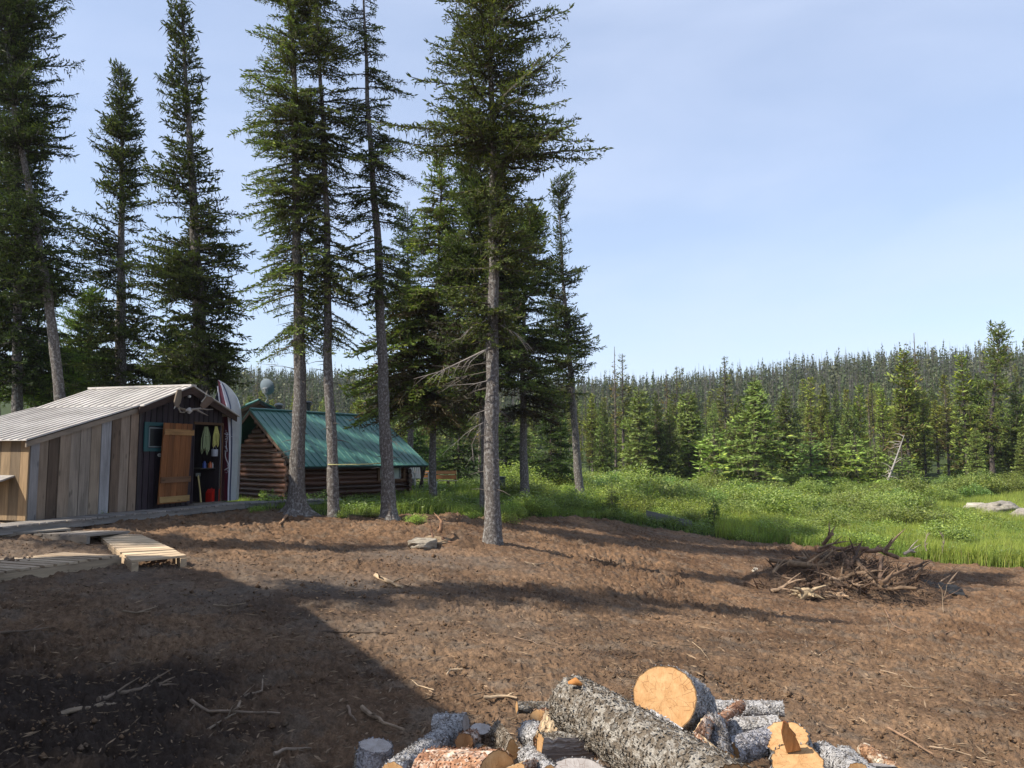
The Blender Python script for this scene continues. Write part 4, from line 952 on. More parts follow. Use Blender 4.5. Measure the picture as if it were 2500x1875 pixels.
def tree(label, D, tr, w0, prof, nbr, style='fir', group=None, tint=(1,1,1), inc=(-.10, .75), bark='bark_fir', seed=1, lich=1.0, name='spruce_tree', shoot=None, flare=.8, jag=.35, deadlow=0, topw=None, bz=None, zoff=0, stubs=0):
    """tr: trunk pixels from base upward; prof: [(py, left px, right px)] crown half widths from top to bottom"""
    global NQ
    rg = np.random.default_rng(seed*31+5)
    pts = [P(x, y, D) for x, y in tr]; b = pts[0]; root = thing(name, label, 'tree', tuple(b), group=group)
    g = gz(b.x, b.y); pts[0] = V3(b.x, b.y, bz if bz is not None else min(g, b.z) if abs(g-b.z) < .6 else g)
    pts = [p-b for p in pts]; zz = [p.z for p in pts]; m = FPX/D
    r0 = w0/2/m; tz = pts[-1].z; rads = [max(.010, r0*(1-.97*(p.z-zz[0])/(tz-zz[0]))) for p in pts]
    trunk_tube(pts, rads, 18 if w0 > 15 else 8, root, M[bark], flare, seed=seed)
    def at(z): return (np.interp(z, zz, [p.x for p in pts]), np.interp(z, zz, [p.y for p in pts]), z), 0
    pz = [P(1250, y, D).z-b.z for y, _, _ in prof][::-1]; pl_ = [a/m for _, a, _ in prof][::-1]; pr = [c/m for _, _, c in prof][::-1]
    def rad(z, az):
        l, r = np.interp(z, pz, pl_), np.interp(z, pz, pr); c = cos(az); k = (r if c > 0 else l)
        mid = (l+r)/2; return (k*abs(c)+mid*(1-abs(c)))*1.02
    sh = shoot or (.125 if D < 22 else .17)
    LB = lib(style, sh, sh*.27, .080*sh/.15)
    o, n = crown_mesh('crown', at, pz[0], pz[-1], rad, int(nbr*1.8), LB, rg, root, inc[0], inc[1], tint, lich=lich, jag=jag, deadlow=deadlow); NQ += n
    if stubs:
        mb = MB(); z = zz[0]+1.0
        for k in range(stubs):
            z = rg.uniform(zz[0]+.9, pz[0]+1.0); a = rg.uniform(0, 6.28); c = np.array(at(z)[0]); l = rg.uniform(.06, .5)*(1 if rg.random() < .8 else 2.4)
            rr_ = np.interp(z, zz, rads); d = np.array([cos(a), sin(a), rg.uniform(-.35, .2)]); p0 = c+d*rr_*.7
            mb.tube([p0, p0+d*l*.5, p0+d*l+np.array([0, 0, -.1*l])], [.012, .007, .002], 4, col=(.12,.105,.09), cap=False)
            if l > .5:
                for q in range(4):
                    f = rg.uniform(.3, .9); e = p0+d*l*f; d2 = d+rg.normal(0, .6, 3); mb.tube([e, e+d2*l*.3], [.006, .002], 3, col=(.15,.13,.115), cap=False)
        mb.build('dead_twigs', [M['twig']], root)['kind'] = 'stuff'
    return root
FG = None
# front row
tree('slim front spruce nearest the log cabin corner, grey trunk flaring widely at its foot', 19.0, [(722,1249),(727,1130),(733,900),(728,700),(722,450),(718,200),(712,0),(706,-260)], 37,
     [(-260,17,17),(-100,46,52),(0,83,69),(60,98,80),(120,101,80),(230,109,92),(275,172,80),(320,109,98),(420,92,92),(520,109,98),(600,121,86),(700,144,69),(760,178,69),(800,115,80),(850,109,57)], 310, 'fir', seed=1, tint=(1.12,1.15,1.0), lich=1.6, flare=1.2, inc=(-.22,.65), stubs=22, jag=.45)
tree('slim pale front spruce between the other two in front of the green roof', 19.0, [(816,1262),(812,1130),(799,850),(800,700),(798,560),(790,330),(780,150),(772,0),(764,-230)], 28,
     [(-230,14,14),(-60,54,66),(40,72,96),(150,72,90),(260,84,96),(350,102,102),(450,96,90),(550,102,96),(640,84,102),(720,72,102),(790,36,96),(850,24,72)], 262, 'fir', seed=2, tint=(.9,.95,.9), lich=1.6, flare=.35, inc=(-.30,.6), stubs=26, jag=.5)
tree('front spruce with a sparse ragged crown and cracked grey foot before the cabin window', 19.6, [(951,1259),(944,1130),(934,900),(926,700),(921,560),(907,400),(898,250),(892,100),(887,-60),(884,-170)], 33,
     [(-170,13,13),(-40,52,32),(20,78,55),(90,98,39),(150,78,46),(210,78,110),(280,91,65),(340,52,98),(400,72,124),(470,98,65),(520,78,52),(590,104,78),(640,124,98),(700,91,78),(760,26,52)], 216, 'fir', seed=3, tint=(.72,.78,.8), lich=2.2, flare=.7, inc=(-.25,.45), stubs=30, jag=.6)
big = tree('largest front spruce standing alone on bare soil, thick grey trunk and wide open crown', 16.5, [(1202,1322),(1201,1150),(1200,1000),(1204,800),(1205,600),(1205,400),(1200,200),(1194,0),(1188,-260)], 41,
     [(-260,20,20),(-60,90,110),(20,130,165),(70,100,180),(120,130,120),(160,165,150),(200,140,190),(260,170,190),(330,225,215),(385,195,235),(440,150,180),(500,130,150),(560,120,150),(620,115,145),(680,110,130),(760,90,100),(850,60,60)], 290, 'spruce', seed=4, tint=(.95,1.0,.95), lich=2.0, flare=.25, inc=(-.18,.40), stubs=46, jag=.5)
# left group
tree('dark spruce at the left edge with a leaning trunk behind the shed roof', 18.5, [(150,1210),(148,1000),(132,830),(112,690),(70,460),(42,310),(22,150),(5,0),(-15,-240)], 32,
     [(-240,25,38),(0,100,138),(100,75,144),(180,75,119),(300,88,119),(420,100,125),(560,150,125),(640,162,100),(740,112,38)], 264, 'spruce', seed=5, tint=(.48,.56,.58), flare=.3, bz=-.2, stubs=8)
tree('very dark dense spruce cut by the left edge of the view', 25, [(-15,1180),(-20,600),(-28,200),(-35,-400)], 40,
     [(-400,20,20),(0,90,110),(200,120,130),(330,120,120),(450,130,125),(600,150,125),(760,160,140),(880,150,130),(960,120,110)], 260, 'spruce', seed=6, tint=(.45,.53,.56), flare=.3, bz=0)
def off_tree(x, y, H, z0, seed, r=1.25):
    D = y; pxc = 1250+FPX*x/y; k = FPX/D; zz = lambda z: 1105-(z-CZ)*k*1.0; tree('tall spruce outside the left side of the view near the house' if seed == 36 else 'tall spruce outside the left side of the view behind the house', D, [(pxc, zz(.2)), (pxc, zz(H*.5)), (pxc, zz(H))], .36*k, [(zz(H), 3, 3), (zz(H*.85), r*.5*k, r*.5*k), (zz(H*.6), r*.9*k, r*.9*k), (zz(z0+.8), r*k, r*k), (zz(z0), r*.6*k, r*.6*k)], 230, 'spruce', seed=seed, tint=(.7,.8,.75), flare=.2, bz=.2)
off_tree(-8.7, 8.0, 15.5, 6.5, 36); off_tree(-15.9, 9.3, 16.5, 10.0, 37)
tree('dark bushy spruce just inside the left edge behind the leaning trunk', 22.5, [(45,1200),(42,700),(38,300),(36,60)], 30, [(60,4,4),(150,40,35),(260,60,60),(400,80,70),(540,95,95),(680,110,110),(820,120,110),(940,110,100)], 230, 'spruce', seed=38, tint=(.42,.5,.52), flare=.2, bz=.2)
tree('tall narrow spruce with a pointed top behind the shed, left of the tallest one', 25, [(296,1190),(294,900),(296,600),(298,350),(294,150)], 36,
     [(150,3,3),(200,38,31),(250,34,40),(330,69,47),(400,74,50),(450,62,50),(510,112,50),(600,129,67),(700,112,90),(800,146,101),(900,151,101),(950,123,90)], 322, 'spruce', seed=7, tint=(.8,.88,.85), flare=.3, inc=(-.12,.8))
tree('tallest spruce behind the shed, bushy below a slender leaning spire', 22, [(498,1200),(494,950),(486,760),(475,560),(466,380),(456,230),(448,80),(438,-50)], 44,
     [(-50,3,3),(20,30,35),(60,38,42),(110,55,38),(160,40,55),(250,90,40),(330,70,30),(390,60,75),(440,100,55),(480,120,75),(560,140,100),(640,150,110),(720,165,115),(800,150,120),(880,140,100),(950,110,110)], 380, 'spruce', seed=8, tint=(.75,.83,.8), flare=.3, lich=1.4, jag=.5)
tree('shorter bushy spruce low behind the shed roof', 27, [(430,1190),(428,950),(424,790)], 20, [(790,3,3),(830,40,40),(880,60,60),(950,75,70),(1000,80,70)], 120, 'fir', seed=9, tint=(.8,.95,.9), flare=0)
tree('spruce filling the gap between the left edge and the shed roof', 27, [(90,1200),(92,900),(95,640)], 22, [(640,5,5),(700,50,60),(800,90,90),(900,120,120),(980,130,130)], 200, 'fir', seed=10, tint=(1.0,1.15,.9), flare=0)
tree('spruce with brown lower boughs behind the shed ridge', 30, [(220,1190),(220,900),(225,700)], 20, [(700,5,5),(780,60,60),(860,90,90),(980,110,100)], 170, 'spruce', seed=11, tint=(.9,1.0,.8), flare=0, lich=2)
# middle group behind the big trunk
tree('slender pointed spruce rising behind the cabin roof end', 31, [(1003,1190),(1001,900),(998,700),(994,490)], 17, [(488,3,3),(540,28,28),(600,36,36),(650,40,42),(700,50,50),(740,60,60)], 130, 'spruce', seed=12, tint=(.72,.85,.85), flare=.2)
tree('leafy spruce with brown lower boughs left of the largest trunk', 25.5, [(1058,1195),(1056,1060),(1060,800),(1070,640),(1080,370)], 19, [(370,5,5),(470,60,70),(560,70,70),(620,95,90),(700,140,110),(780,180,110),(850,200,110),(920,205,115),(980,170,110),(1030,120,95)], 520, 'fir', seed=13, tint=(1.15,1.15,.9), deadlow=.55, lich=2.2, flare=.3, stubs=20, inc=(-.2,.6))
tree('dark spruce just behind the largest trunk', 23.5, [(1180,1215),(1180,1000),(1178,700),(1170,330)], 17, [(330,10,10),(430,90,100),(520,105,110),(640,110,110),(760,120,110),(860,130,110),(950,120,120),(1010,80,60)], 360, 'spruce', seed=14, tint=(.7,.8,.75), deadlow=.5, lich=2, flare=.2, stubs=24)
tree('spruce with a flared pale foot right of the largest trunk', 26.2, [(1281,1240),(1279,1120),(1276,950),(1280,700),(1290,480)], 22, [(480,5,5),(560,60,80),(640,80,95),(740,90,100),(830,100,110),(900,110,110),(960,100,100),(1010,60,80)], 380, 'fir', seed=15, tint=(.8,.88,.8), flare=1.4, deadlow=.4, stubs=18)
tree('right-hand spruce of the grove with a slightly bowed trunk and open top', 31.8, [(1418,1222),(1408,1110),(1400,1000),(1388,850),(1376,700),(1368,560),(1362,440)], 21, [(436,5,5),(455,22,52),(500,30,40),(540,18,30),(640,20,42),(660,60,60),(720,70,55),(780,75,60),(850,80,70),(900,90,55),(940,110,60),(980,120,50),(1010,60,40)], 240, 'spruce', seed=16, tint=(.66,.74,.72), flare=.6, jag=.5, lich=1.8)
for i, (px, top, base, hw, lb) in enumerate(((1120,960,1205,70,'low dark fir in the shade left of the largest trunk'), (1345,985,1215,85,'low dark fir with drooping boughs between two pale trunks'), (1010,1010,1195,55,'low dark fir behind the wooden bench'), (1235,1000,1205,60,'low dark fir behind the grey box'))):
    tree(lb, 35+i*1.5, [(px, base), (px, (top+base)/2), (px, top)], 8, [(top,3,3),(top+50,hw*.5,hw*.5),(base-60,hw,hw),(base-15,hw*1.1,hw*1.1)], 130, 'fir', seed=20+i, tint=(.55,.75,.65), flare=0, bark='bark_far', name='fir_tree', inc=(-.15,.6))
# dead limbs on the big trunk
m = MB()
def limb(pts, r, D=16.3, col=(.20,.18,.165), subs=6):
    w_ = [P(x, y, D+(0 if i == 0 else .1*i*(-1)**i)) for i, (x, y) in enumerate(pts)]; m.tube(w_, [r*(1-.85*i/(len(w_)-1)) for i in range(len(w_))], 5, col=col, cap=False)
    for k in range(subs):
        i = random.randrange(1, len(w_)); a = w_[i-1].lerp(w_[i], random.random()); d = (w_[i]-w_[i-1])*rnd(.3, .8)+V3(rnd(-.2,.2), rnd(-.3,.3), -rnd(0, .25)); m.tube([a, a+d*.5, a+d+V3(0,0,-.05)], [r*.35, r*.22, r*.08], 3, col=col, cap=False)
limb([(1196,850),(1150,872),(1105,893),(1072,908),(1010,925)], .028, subs=14); limb([(1190,930),(1160,937),(1115,940),(1080,943)], .014); limb([(1188,1028),(1165,1040),(1135,1060),(1105,1088)], .013, subs=8)
limb([(1190,1038),(1165,1058),(1152,1085),(1155,1125)], .011, subs=8); limb([(1190,1000),(1160,1010),(1140,1030)], .010); limb([(1215,790),(1260,815),(1290,850)], .014, subs=14); limb([(1190,780),(1150,800),(1120,830)], .014, subs=14)
db = m.build('dead_branches', [M['twig']], big); db['kind'] = 'stuff'; db.location = -Vector(big.location)

# ---------------------------------------------------------------- mid-distance trees: prototypes copied
def proto(kind, seed, H, style, prof, nbr, tint, gate=False, shoot=.30, label='', lich=1, dead=False, r0=.11, cross=False, name='spruce_tree', jag=.35, bow=.0):
    global NQ
    rg = np.random.default_rng(seed); root = thing(name, label, 'tree'); mb = MB()
    mb.tube([V3(bow*sin(z/H*3), 0, z) for z in np.linspace(-.4, H, 9)], [r0*(1-.93*i/8)+.01 for i in range(9)], 7, col=(1,1,1) if not dead else (1.4,1.35,1.3), cap=False, rough=.1, seed=seed)
    mb.build('trunk', [M['bark_far']], root)
    hs_ = [h*H for h, _ in prof]; rs_ = [r for _, r in prof]
    at = lambda z: ((bow*sin(z/H*3), 0, z), 0); ph = rg.random(8)*6
    rad = lambda z, az: np.interp(z, hs_, rs_)*(1+.22*sin(az*2+z*1.1+ph[0])+.15*sin(az+z*2.7+ph[1]))
    LB = lib(style, shoot, shoot*.34, .085*shoot/.15, cross, sizes=(.4, .8, 1.3), nv=3)
    o, n = crown_mesh('crown', at, hs_[0], hs_[-1], rad, int(nbr*1.6), LB, rg, root, -.12, .8, tint, lich=lich, jag=jag, deadlow=.45 if dead is False and lich > 1 else 0, gate=False); NQ += n
    return root
protos = {
 'full': [proto('full', 301, 8, 'fir', [(.02,1.25),(.2,1.5),(.45,1.15),(.7,.75),(.88,.42),(1,.03)], 260, (1.15,1.25,.9), name='fir_tree'),
          proto('full', 302, 8, 'spruce', [(.03,1.1),(.2,1.35),(.5,1.0),(.75,.62),(.9,.35),(1,.03)], 250, (.95,1.05,.85))],
 'tall': [proto('tall', 303, 9, 'spruce', [(.18,.5),(.35,1.05),(.6,.85),(.8,.55),(.92,.45),(.97,.3),(1,.03)], 200, (1.15,1.12,.7), lich=2.5),
          proto('tall', 304, 9, 'spruce', [(.25,.3),(.4,.85),(.6,.7),(.8,.5),(.9,.55),(.96,.4),(1,.05)], 160, (1.25,1.15,.7), lich=3, jag=.5),
          proto('tall', 305, 9, 'spruce', [(.1,.6),(.3,.9),(.55,.65),(.8,.45),(.93,.3),(1,.03)], 190, (1.25,1.3,.8), lich=1.5)],
 'thin': [proto('thin', 306, 9, 'spruce', [(.3,.25),(.5,.5),(.75,.38),(.9,.32),(.96,.24),(1,.03)], 110, (.8,.75,.62), lich=3, jag=.5, r0=.09),
          proto('thin', 307, 9, 'spruce', [(.2,.15),(.5,.35),(.75,.25),(.88,.2),(1,.02)], 80, (1.0,.72,.55), lich=3.5, jag=.5, dead=True, r0=.09)],
 'small': [proto('small', 308, 3.2, 'fir', [(.02,.95),(.3,.8),(.6,.5),(.85,.24),(1,.02)], 110, (1.35,1.5,1.0), shoot=.22, r0=.045, name='fir_tree'),
           proto('small', 309, 3.2, 'fir', [(.02,.8),(.3,.7),(.6,.42),(.85,.2),(1,.02)], 100, (1.15,1.35,1.05), shoot=.22, r0=.045, name='fir_tree')]}
PH = {'full': 8, 'tall': 9, 'thin': 9, 'small': 3.2}
used = set()
def put(kind, k, x, y, H, wide=1.0, label=None, group=None, lean=0, cat='tree'):
    src = protos[kind][k % len(protos[kind])]
    o = src if id(src) not in used else copy_tree(src); used.add(id(src))
    s = H/PH[kind]; o.location = (x, y, gz(x, y)-.05); o.rotation_euler = (lean, lean*.6, rng.uniform(0, 6.28)); o.scale = (s*wide, s*wide, s)
    if label: o['label'] = label
    if group: o['group'] = group
    return o
named = [ # px, top, D, kind, k, wide, label
 (1500,845,46,'thin',1,.9,'grey half-dead spire standing left of a bushy-topped spruce at the grove edge of the hillside'),
 (1519,862,47,'thin',0,1.25,'bushy-topped narrow spruce beside a grey half-dead spire'),
 (1559,938,37,'full',0,.95,'broad dark fir at the left end of the forest front row'),
 (1600,950,38,'full',1,.7,'narrow green spruce between broad firs at the left of the forest front'),
 (1626,902,52,'thin',1,1.0,'thin spire directly left of another thin spire above the forest front'),
 (1651,893,52,'thin',0,1.0,'thin spire above the left of the forest front, right of its twin'),
 (1634,985,37.5,'full',1,.8,'short dark spruce wedged between taller firs'),
 (1680,945,39,'full',0,1.0,'broad blue-green fir left of the pale young fir'),
 (1768,868,46,'thin',0,1.25,'tall thin dark spire left of the largest bushy fir'),
 (1743,1035,35.5,'small',0,1.2,'pale young fir in front of the dark firs'),
 (1842,913,34.5,'full',0,1.12,'largest bushy fir in the middle of the forest front row'),
 (1800,960,37.5,'full',1,.9,'fir half hidden behind the left side of the largest bushy fir'),
 (1917,942,38,'full',1,1.05,'dark layered spruce just right of the largest bushy fir'),
 (1977,920,44,'tall',1,1.0,'open tall spruce with a tufted top, first right of the dark layered one'),
 (2009,937,45,'tall',0,.95,'tall spruce with a clubbed top right of the tufted one'),
 (1977,1045,36,'small',1,1.3,'small blue-green fir in front of the open tall spruces'),
 (2030,1060,36,'small',0,1.3,'small bright fir right of the small blue-green one'),
 (2066,950,43,'tall',1,.9,'narrow yellow-green spruce left of a matching brighter one'),
 (2096,933,43,'tall',2,1.0,'bright yellow-green spruce near the middle of the right forest'),
 (2086,1055,35.5,'small',0,1.25,'small pale fir beneath the bright yellow-green spruce'),
 (2136,1078,35,'small',0,1.15,'little yellow-green fir left of the leaning grey snag'),
 (2151,940,42,'tall',2,1.0,'dark spruce behind the little yellow-green fir'),
 (2206,852,39,'tall',0,1.15,'tall olive spruce beside the tallest bare spire on the right'),
 (2231,812,42,'thin',1,1.0,'tallest bare reddish spire standing on the right of the forest'),
 (2250,940,40,'tall',2,1.0,'green spruce under the tallest bare spire'),
 (2305,915,41,'tall',1,.95,'spruce with a flat tuft right of the bare spire'),
 (2347,855,38,'tall',2,1.15,'tall pointed green spruce between the bare spire and the gnarled one'),
 (2387,905,38,'full',1,.75,'green-topped spruce left of the gnarled tree'),
 (2478,930,37,'full',1,.9,'dark spruce at the right edge behind the gnarled tree'),
 (2500,1030,36,'full',0,.9,'low broad fir at the right edge of the view'),
 (2380,1040,36,'full',0,.9,'low broad fir under the green-topped spruce'),
 (2200,1085,34.5,'small',1,1.4,'low dark fir just right of the leaning grey snag'),
 (1470,1010,40,'full',1,.9,'shaded fir at the forest edge right of the grove'),
 (1445,960,42,'tall',0,.9,'olive spruce half behind the bowed grove trunk')]
for px, top, D, kind, k, wd, lb in named:
    D = D*1.62
    p = P(px, top, D); z = gz(p.x, p.y); put(kind, k, p.x, p.y, p.z-z, wd*(1.25 if kind in ('full','small') else 1.1), lb)
tree('gnarled spruce with a crooked flat top towering at the right edge of the forest', 60, [(2425,1180),(2415,1000),(2408,900),(2400,800),(2392,795)][:1]+[(2418,1050),(2432,900),(2440,840),(2438,797)], 15,
     [(795,7,7),(812,31,31),(838,46,26),(870,53,22),(885,29,50),(930,31,29),(1000,46,37),(1080,57,55),(1130,44,44)], 132, 'spruce', seed=33, tint=(1.1,1.15,.8), flare=.2, jag=.6, lich=3, shoot=.34, bark='bark_far')
# leaning snag
m = MB(); D = 55; pts = [P(2168,1172,D), P(2184,1130,D), P(2198,1090,D), P(2208,1062,D)]; m.tube(pts, [.08,.06,.045,.015], 7, col=(.30,.28,.26), cap=False)
for k in range(26):
    f = random.random(); i = min(int(f*3), 2); a = pts[i].lerp(pts[i+1], f*3-i); d = V3(rnd(-.8,.9), rnd(-.5,.5), rnd(-.2,.5))*1.5; m.tube([a, a+d*.4, a+d*.8+V3(0,0,-.12)], [.03,.018,.006], 4, col=(.34,.30,.27), cap=False)
tag(m.build('dead_tree', [M['twig']]), 'leaning grey dead snag with bare tangled twigs at the forest front', 'dead tree')
# the forest between the front row and the hill, individual copies behind, then the far wood as one mass
cnt = 0; xs = []
random.seed(5)
tries = 0
while cnt < 225 and tries < 9000:
    tries += 1; y = 64+ (random.random()**1.1)*80; px = random.uniform(560, 2560); x = (px-1250)/FPX*y
    if any((x-a)**2+(y-b)**2 < (1.7+.014*y)**2 for a, b in xs): continue
    if px < 1400 and y < 72: continue
    xs.append((x, y)); r = random.random()
    kind = 'tall' if r < .42 else 'thin' if r < .64 else 'full' if r < .88 else 'small'
    H = {'tall': rnd(4.8, 7.6)*(1+max(0,y-80)/300), 'thin': rnd(5.2, 8.8)*(1+max(0,y-80)/300), 'full': rnd(5.4, 8.2), 'small': rnd(3.0, 4.8)}[kind]
    gl_ = {'tall': ('medium green spruce in the crowd of trees behind the forest front', 'spruces crowded behind the forest front'), 'thin': ('thin brownish spire in the crowd of trees behind the forest front', 'thin spires behind the forest front'),
          'full': ('dense green conifer in the crowd of trees behind the forest front', 'dense conifers behind the forest front'), 'small': ('small young fir low among the trees behind the forest front', 'young firs behind the forest front')}[kind]
    o = put(kind, random.randrange(3), x, y, H, rnd(.95, 1.4), gl_[0], gl_[1]); cnt += 1
    o['category'] = 'tree'
def far_wood():
    rg = np.random.default_rng(77); VV, CC = [], []; quads = 0
    N = 11000; r = 122+(rg.random(N)**.62)*260; az = rg.uniform(-.42, .66, N); x = r*np.sin(az); y = r*np.cos(az)
    z = ground(x, y); H = rg.uniform(4.4, 8.6, N)*np.where(rg.random(N) < .12, 1.25, 1); typ = rg.random(N); near = r < 210
    for i in range(N):
        h = H[i]; dead = typ[i] < .30; n = (46 if near[i] else 26) if not dead else (20 if near[i] else 12)
        base = np.array([x[i], y[i], z[i]]); f = np.sort(rg.random(n)**.8); f = .18+.82*f if dead else .06+.94*f
        w_ = (.75 if typ[i] > .65 else .5)*h/6*(1 if not dead else .42)
        prof = np.minimum((1-f)*1.5+.10, 1)*w_
        if .30 < typ[i] < .45: prof = np.where(f > .8, w_*.75, prof*.6)
        a = rg.uniform(0, 6.28, n); d = np.stack([np.cos(a), np.sin(a), rg.uniform(-.45, .15, n)], 1)
        p = base+np.stack([0*f, 0*f, f*h], 1)
        side = np.tile([0, 0, 1.], (n, 1))+rg.normal(0, .5, (n, 3))
        V = blades(p, d, prof*rg.uniform(.7, 1.3, n), np.full(n, .38 if not dead else .22)*h/6, rg, False, np.cross(d, side)); 
        if typ[i] > .55: c = np.array([.062, .08, .036])
        elif dead: c = np.array([.11, .10, .088])
        else: c = np.array([.095, .10, .052])
        c = c*rg.uniform(.7, 1.35)
        CC.append(np.tile(c, (n, 1))*rg.uniform(.75, 1.25, (n, 1)))
        VV.append(V)
        s = np.array([[.05+.008*h, 0, 0], [0, .05+.008*h, 0]])
        T = np.stack([np.stack([base-q, base+q, base+[0, 0, h*1.03]+q*.12, base+[0, 0, h*1.03]-q*.12]) for q in s]); VV.append(T)
        tc_ = np.array([.13,.12,.11]) if dead else np.array([.085,.075,.065]); CC.append(np.tile(tc_, (2, 1)))
    V = np.concatenate(VV); C = np.concatenate(CC); n = len(V)
    o = mesh_np('far_forest', V.reshape(-1, 3), np.arange(n*4), np.full(n, 4), [M['needle']], None, None, np.repeat(C, 4, 0)); tag(o, 'distant spiky conifer forest covering the hillside up to the skyline', kind='stuff')
    return n
NF = far_wood()
print('NQ', NQ, NF)
# ---------------------------------------------------------------- shrubs and undergrowth
LG = np.array([.22, .28, .075])
def shrub_proto(seed, R, H, nst, nlf, label, col=LG, leaf=(.055, .030), name='alder_shrub'):
    rg = np.random.default_rng(seed); root = thing(name, label, 'shrub'); mb = MB(); tips = []
    for i in range(nst):
        a = rg.uniform(0, 6.28); r = R*rg.uniform(.1, 1)**.6; h = H*rg.uniform(.55, 1.05)*(1-.35*(r/R)**2)
        b = V3(cos(a)*r*.35, sin(a)*r*.35, -.05); t = V3(cos(a)*r, sin(a)*r, h); mid = b.lerp(t, .5)+V3(rg.normal(0,.08), rg.normal(0,.08), .06*H)
        mb.tube([b, mid, t], [.014, .009, .003], 4, col=(.10,.08,.06), cap=False)
        for k in range(int(nlf/nst)):
            f = rg.uniform(.25, 1.0)**.7; p = (b.lerp(mid, f*2) if f < .5 else mid.lerp(t, f*2-1)); q = rg.normal(0, .10+.06*R, 3); tips.append((p.x+q[0], p.y+q[1], max(p.z+q[2]*.7, .02)))
    mb.build('stems', [M['twig']], root)['kind'] = 'stuff'
    p = np.array(tips); n = len(p); d = rg.normal(0, 1, (n, 3)); d[:, 2] = d[:, 2]*.45+.15; sd_ = rg.normal(0, .5, (n, 3)); sd_[:, :2] *= .9; side = np.cross(d, np.array([0, 0, 1.])+sd_)
    side = np.cross(d, side)  # mostly horizontal blades
    V = blades(p, d, leaf[0]*rg.uniform(.7, 1.5, n)*1.0, leaf[1]*rg.uniform(.8, 1.5, n), rg, False, np.array([0, 0, 1.])+sd_)
    C = col*rg.uniform(.6, 1.45, (n, 1))*np.where(rg.random((n, 1)) < .15, np.array([[1.35, 1.2, .9]]), 1.0)
    mesh_np('foliage', V.reshape(-1, 3), np.arange(n*4), np.full(n, 4), [M['leaf']], None, None, np.repeat(C, 4, 0), parent=root)
    return root
sp = [shrub_proto(501, 1.1, 1.45, 26, 3800, '', LG, (.09,.055)), shrub_proto(502, 1.0, 1.2, 24, 3400, '', LG*np.array([.75, .9, 1.0]), (.085,.05)), shrub_proto(503, 1.25, 1.0, 28, 3600, '', LG*np.array([1.15, 1.12, .9]), (.065, .030)),
      shrub_proto(504, .7, .65, 18, 1900, '', LG*np.array([1.05, 1.1, .9]), (.07, .035))]
usd = set()
def put2(src, x, y, s, label, group=None, zs=1.0, name=None):
    o = src if id(src) not in usd else copy_tree(src); usd.add(id(src))
    o.location = (x, y, gz(x, y)-.04); o.rotation_euler = (0, 0, rnd(0, 6.28)); o.scale = (s, s, s*zs); o['label'] = label
    if group: o['group'] = group
    return o
random.seed(12)
GB = 'leafy green alder bush in the thicket between meadow and forest'; GR = 'alder bushes of the thicket'
pts_ = []; t_ = 0
while len(pts_) < 135 and t_ < 6000:
    t_ += 1; D = random.uniform(32, 60); px = random.uniform(1330, 2600)
    lo = np.interp(px, [1330, 1450, 1600, 1700, 1850, 2000, 2150, 2250, 2400, 2600], [36, 37, 35.5, 36, 37, 38, 40, 45, 52, 56])
    if D < lo: continue
    x = (px-1250)/FPX*D
    if any((x-a)**2+(D-b)**2 < 2.2 for a, b in pts_): continue
    pts_.append((x, D)); put2(sp[random.choice((0, 0, 1, 1, 2))], x, D, rnd(.85, 1.25)*(1 if D > 42 else .85), GB, GR, rnd(.75, 1.05))
for px, D, s in ((1740,26,.8),(1790,24.5,.8),(1850,25,.9),(1950,25,.95),(2060,25,.9),(2130,25.2,.85),(1640,24.6,.75),(1560,24.8,.7),(2230,28,.8)):
    D *= 1.55; s *= 1.15; x = (px-1250)/FPX*D; put2(sp[0], x, D, s, 'larger leafy alder bush standing at the front of the thicket', 'front alder bushes')
t_ = 0; k_ = 0; LM = 'rounded low bright green shrub in the mounded growth between soil and thicket'; GM = 'low mounded shrubs behind the soil edge'; q_ = []
while k_ < 125 and t_ < 9000:
    t_ += 1; D = random.uniform(22, 41); px = random.uniform(1235, 2330); x = (px-1250)/FPX*D; ve = float(veg_edge(np.array([x]), np.array([D]))[0])
    if ve < .45 or (px > 1950 and ve > 1.5 and random.random() < .8) or any((x-a)**2+(D-b)**2 < .8 for a, b in q_): continue
    q_.append((x, D)); put2(sp[random.choice((3, 3, 2, 0))], x, D, rnd(.5, .9) if ve < 3 else rnd(.75, 1.15), LM, GM, rnd(.75, 1.15)); k_ += 1
# low leafy plants along the border of the cleared soil
LOW = 'low leafy green plant at the edge of the cleared soil'; GL = 'low leafy plants along the soil edge'
for px, D, s in ((1235,20.9,.5),(1260,21.3,.55),(1290,21.6,.5),(1320,22.4,.5),(1350,22.8,.55),(1385,23.2,.6),(1225,22.3,.5),(1440,22.5,.5),(1390,21.6,.45),(1130,22.4,.5),(1150,21.6,.45),(1100,22.8,.45),(1180,23.5,.5),(1900,17.4,.55),(1950,17.8,.6),(2000,16.9,.55),(1830,18.2,.5),(1780,18.8,.5),(2050,17.5,.5),(2110,17.2,.4),(2290,21.5,.8),(2340,22.4,.8),(2190,22.5,.7),(2390,23.4,.8),(2160,21,.6),(1860,21.5,.7),(1720,21.5,.7),(1930,22,.7),(1670,20.8,.55),(1610,21.6,.6)):
    k9 = dx(px); D *= k9; s *= k9; x = (px-1250)/FPX*D; put2(sp[3], x, D, s, LOW, GL, rnd(.7, 1.1))
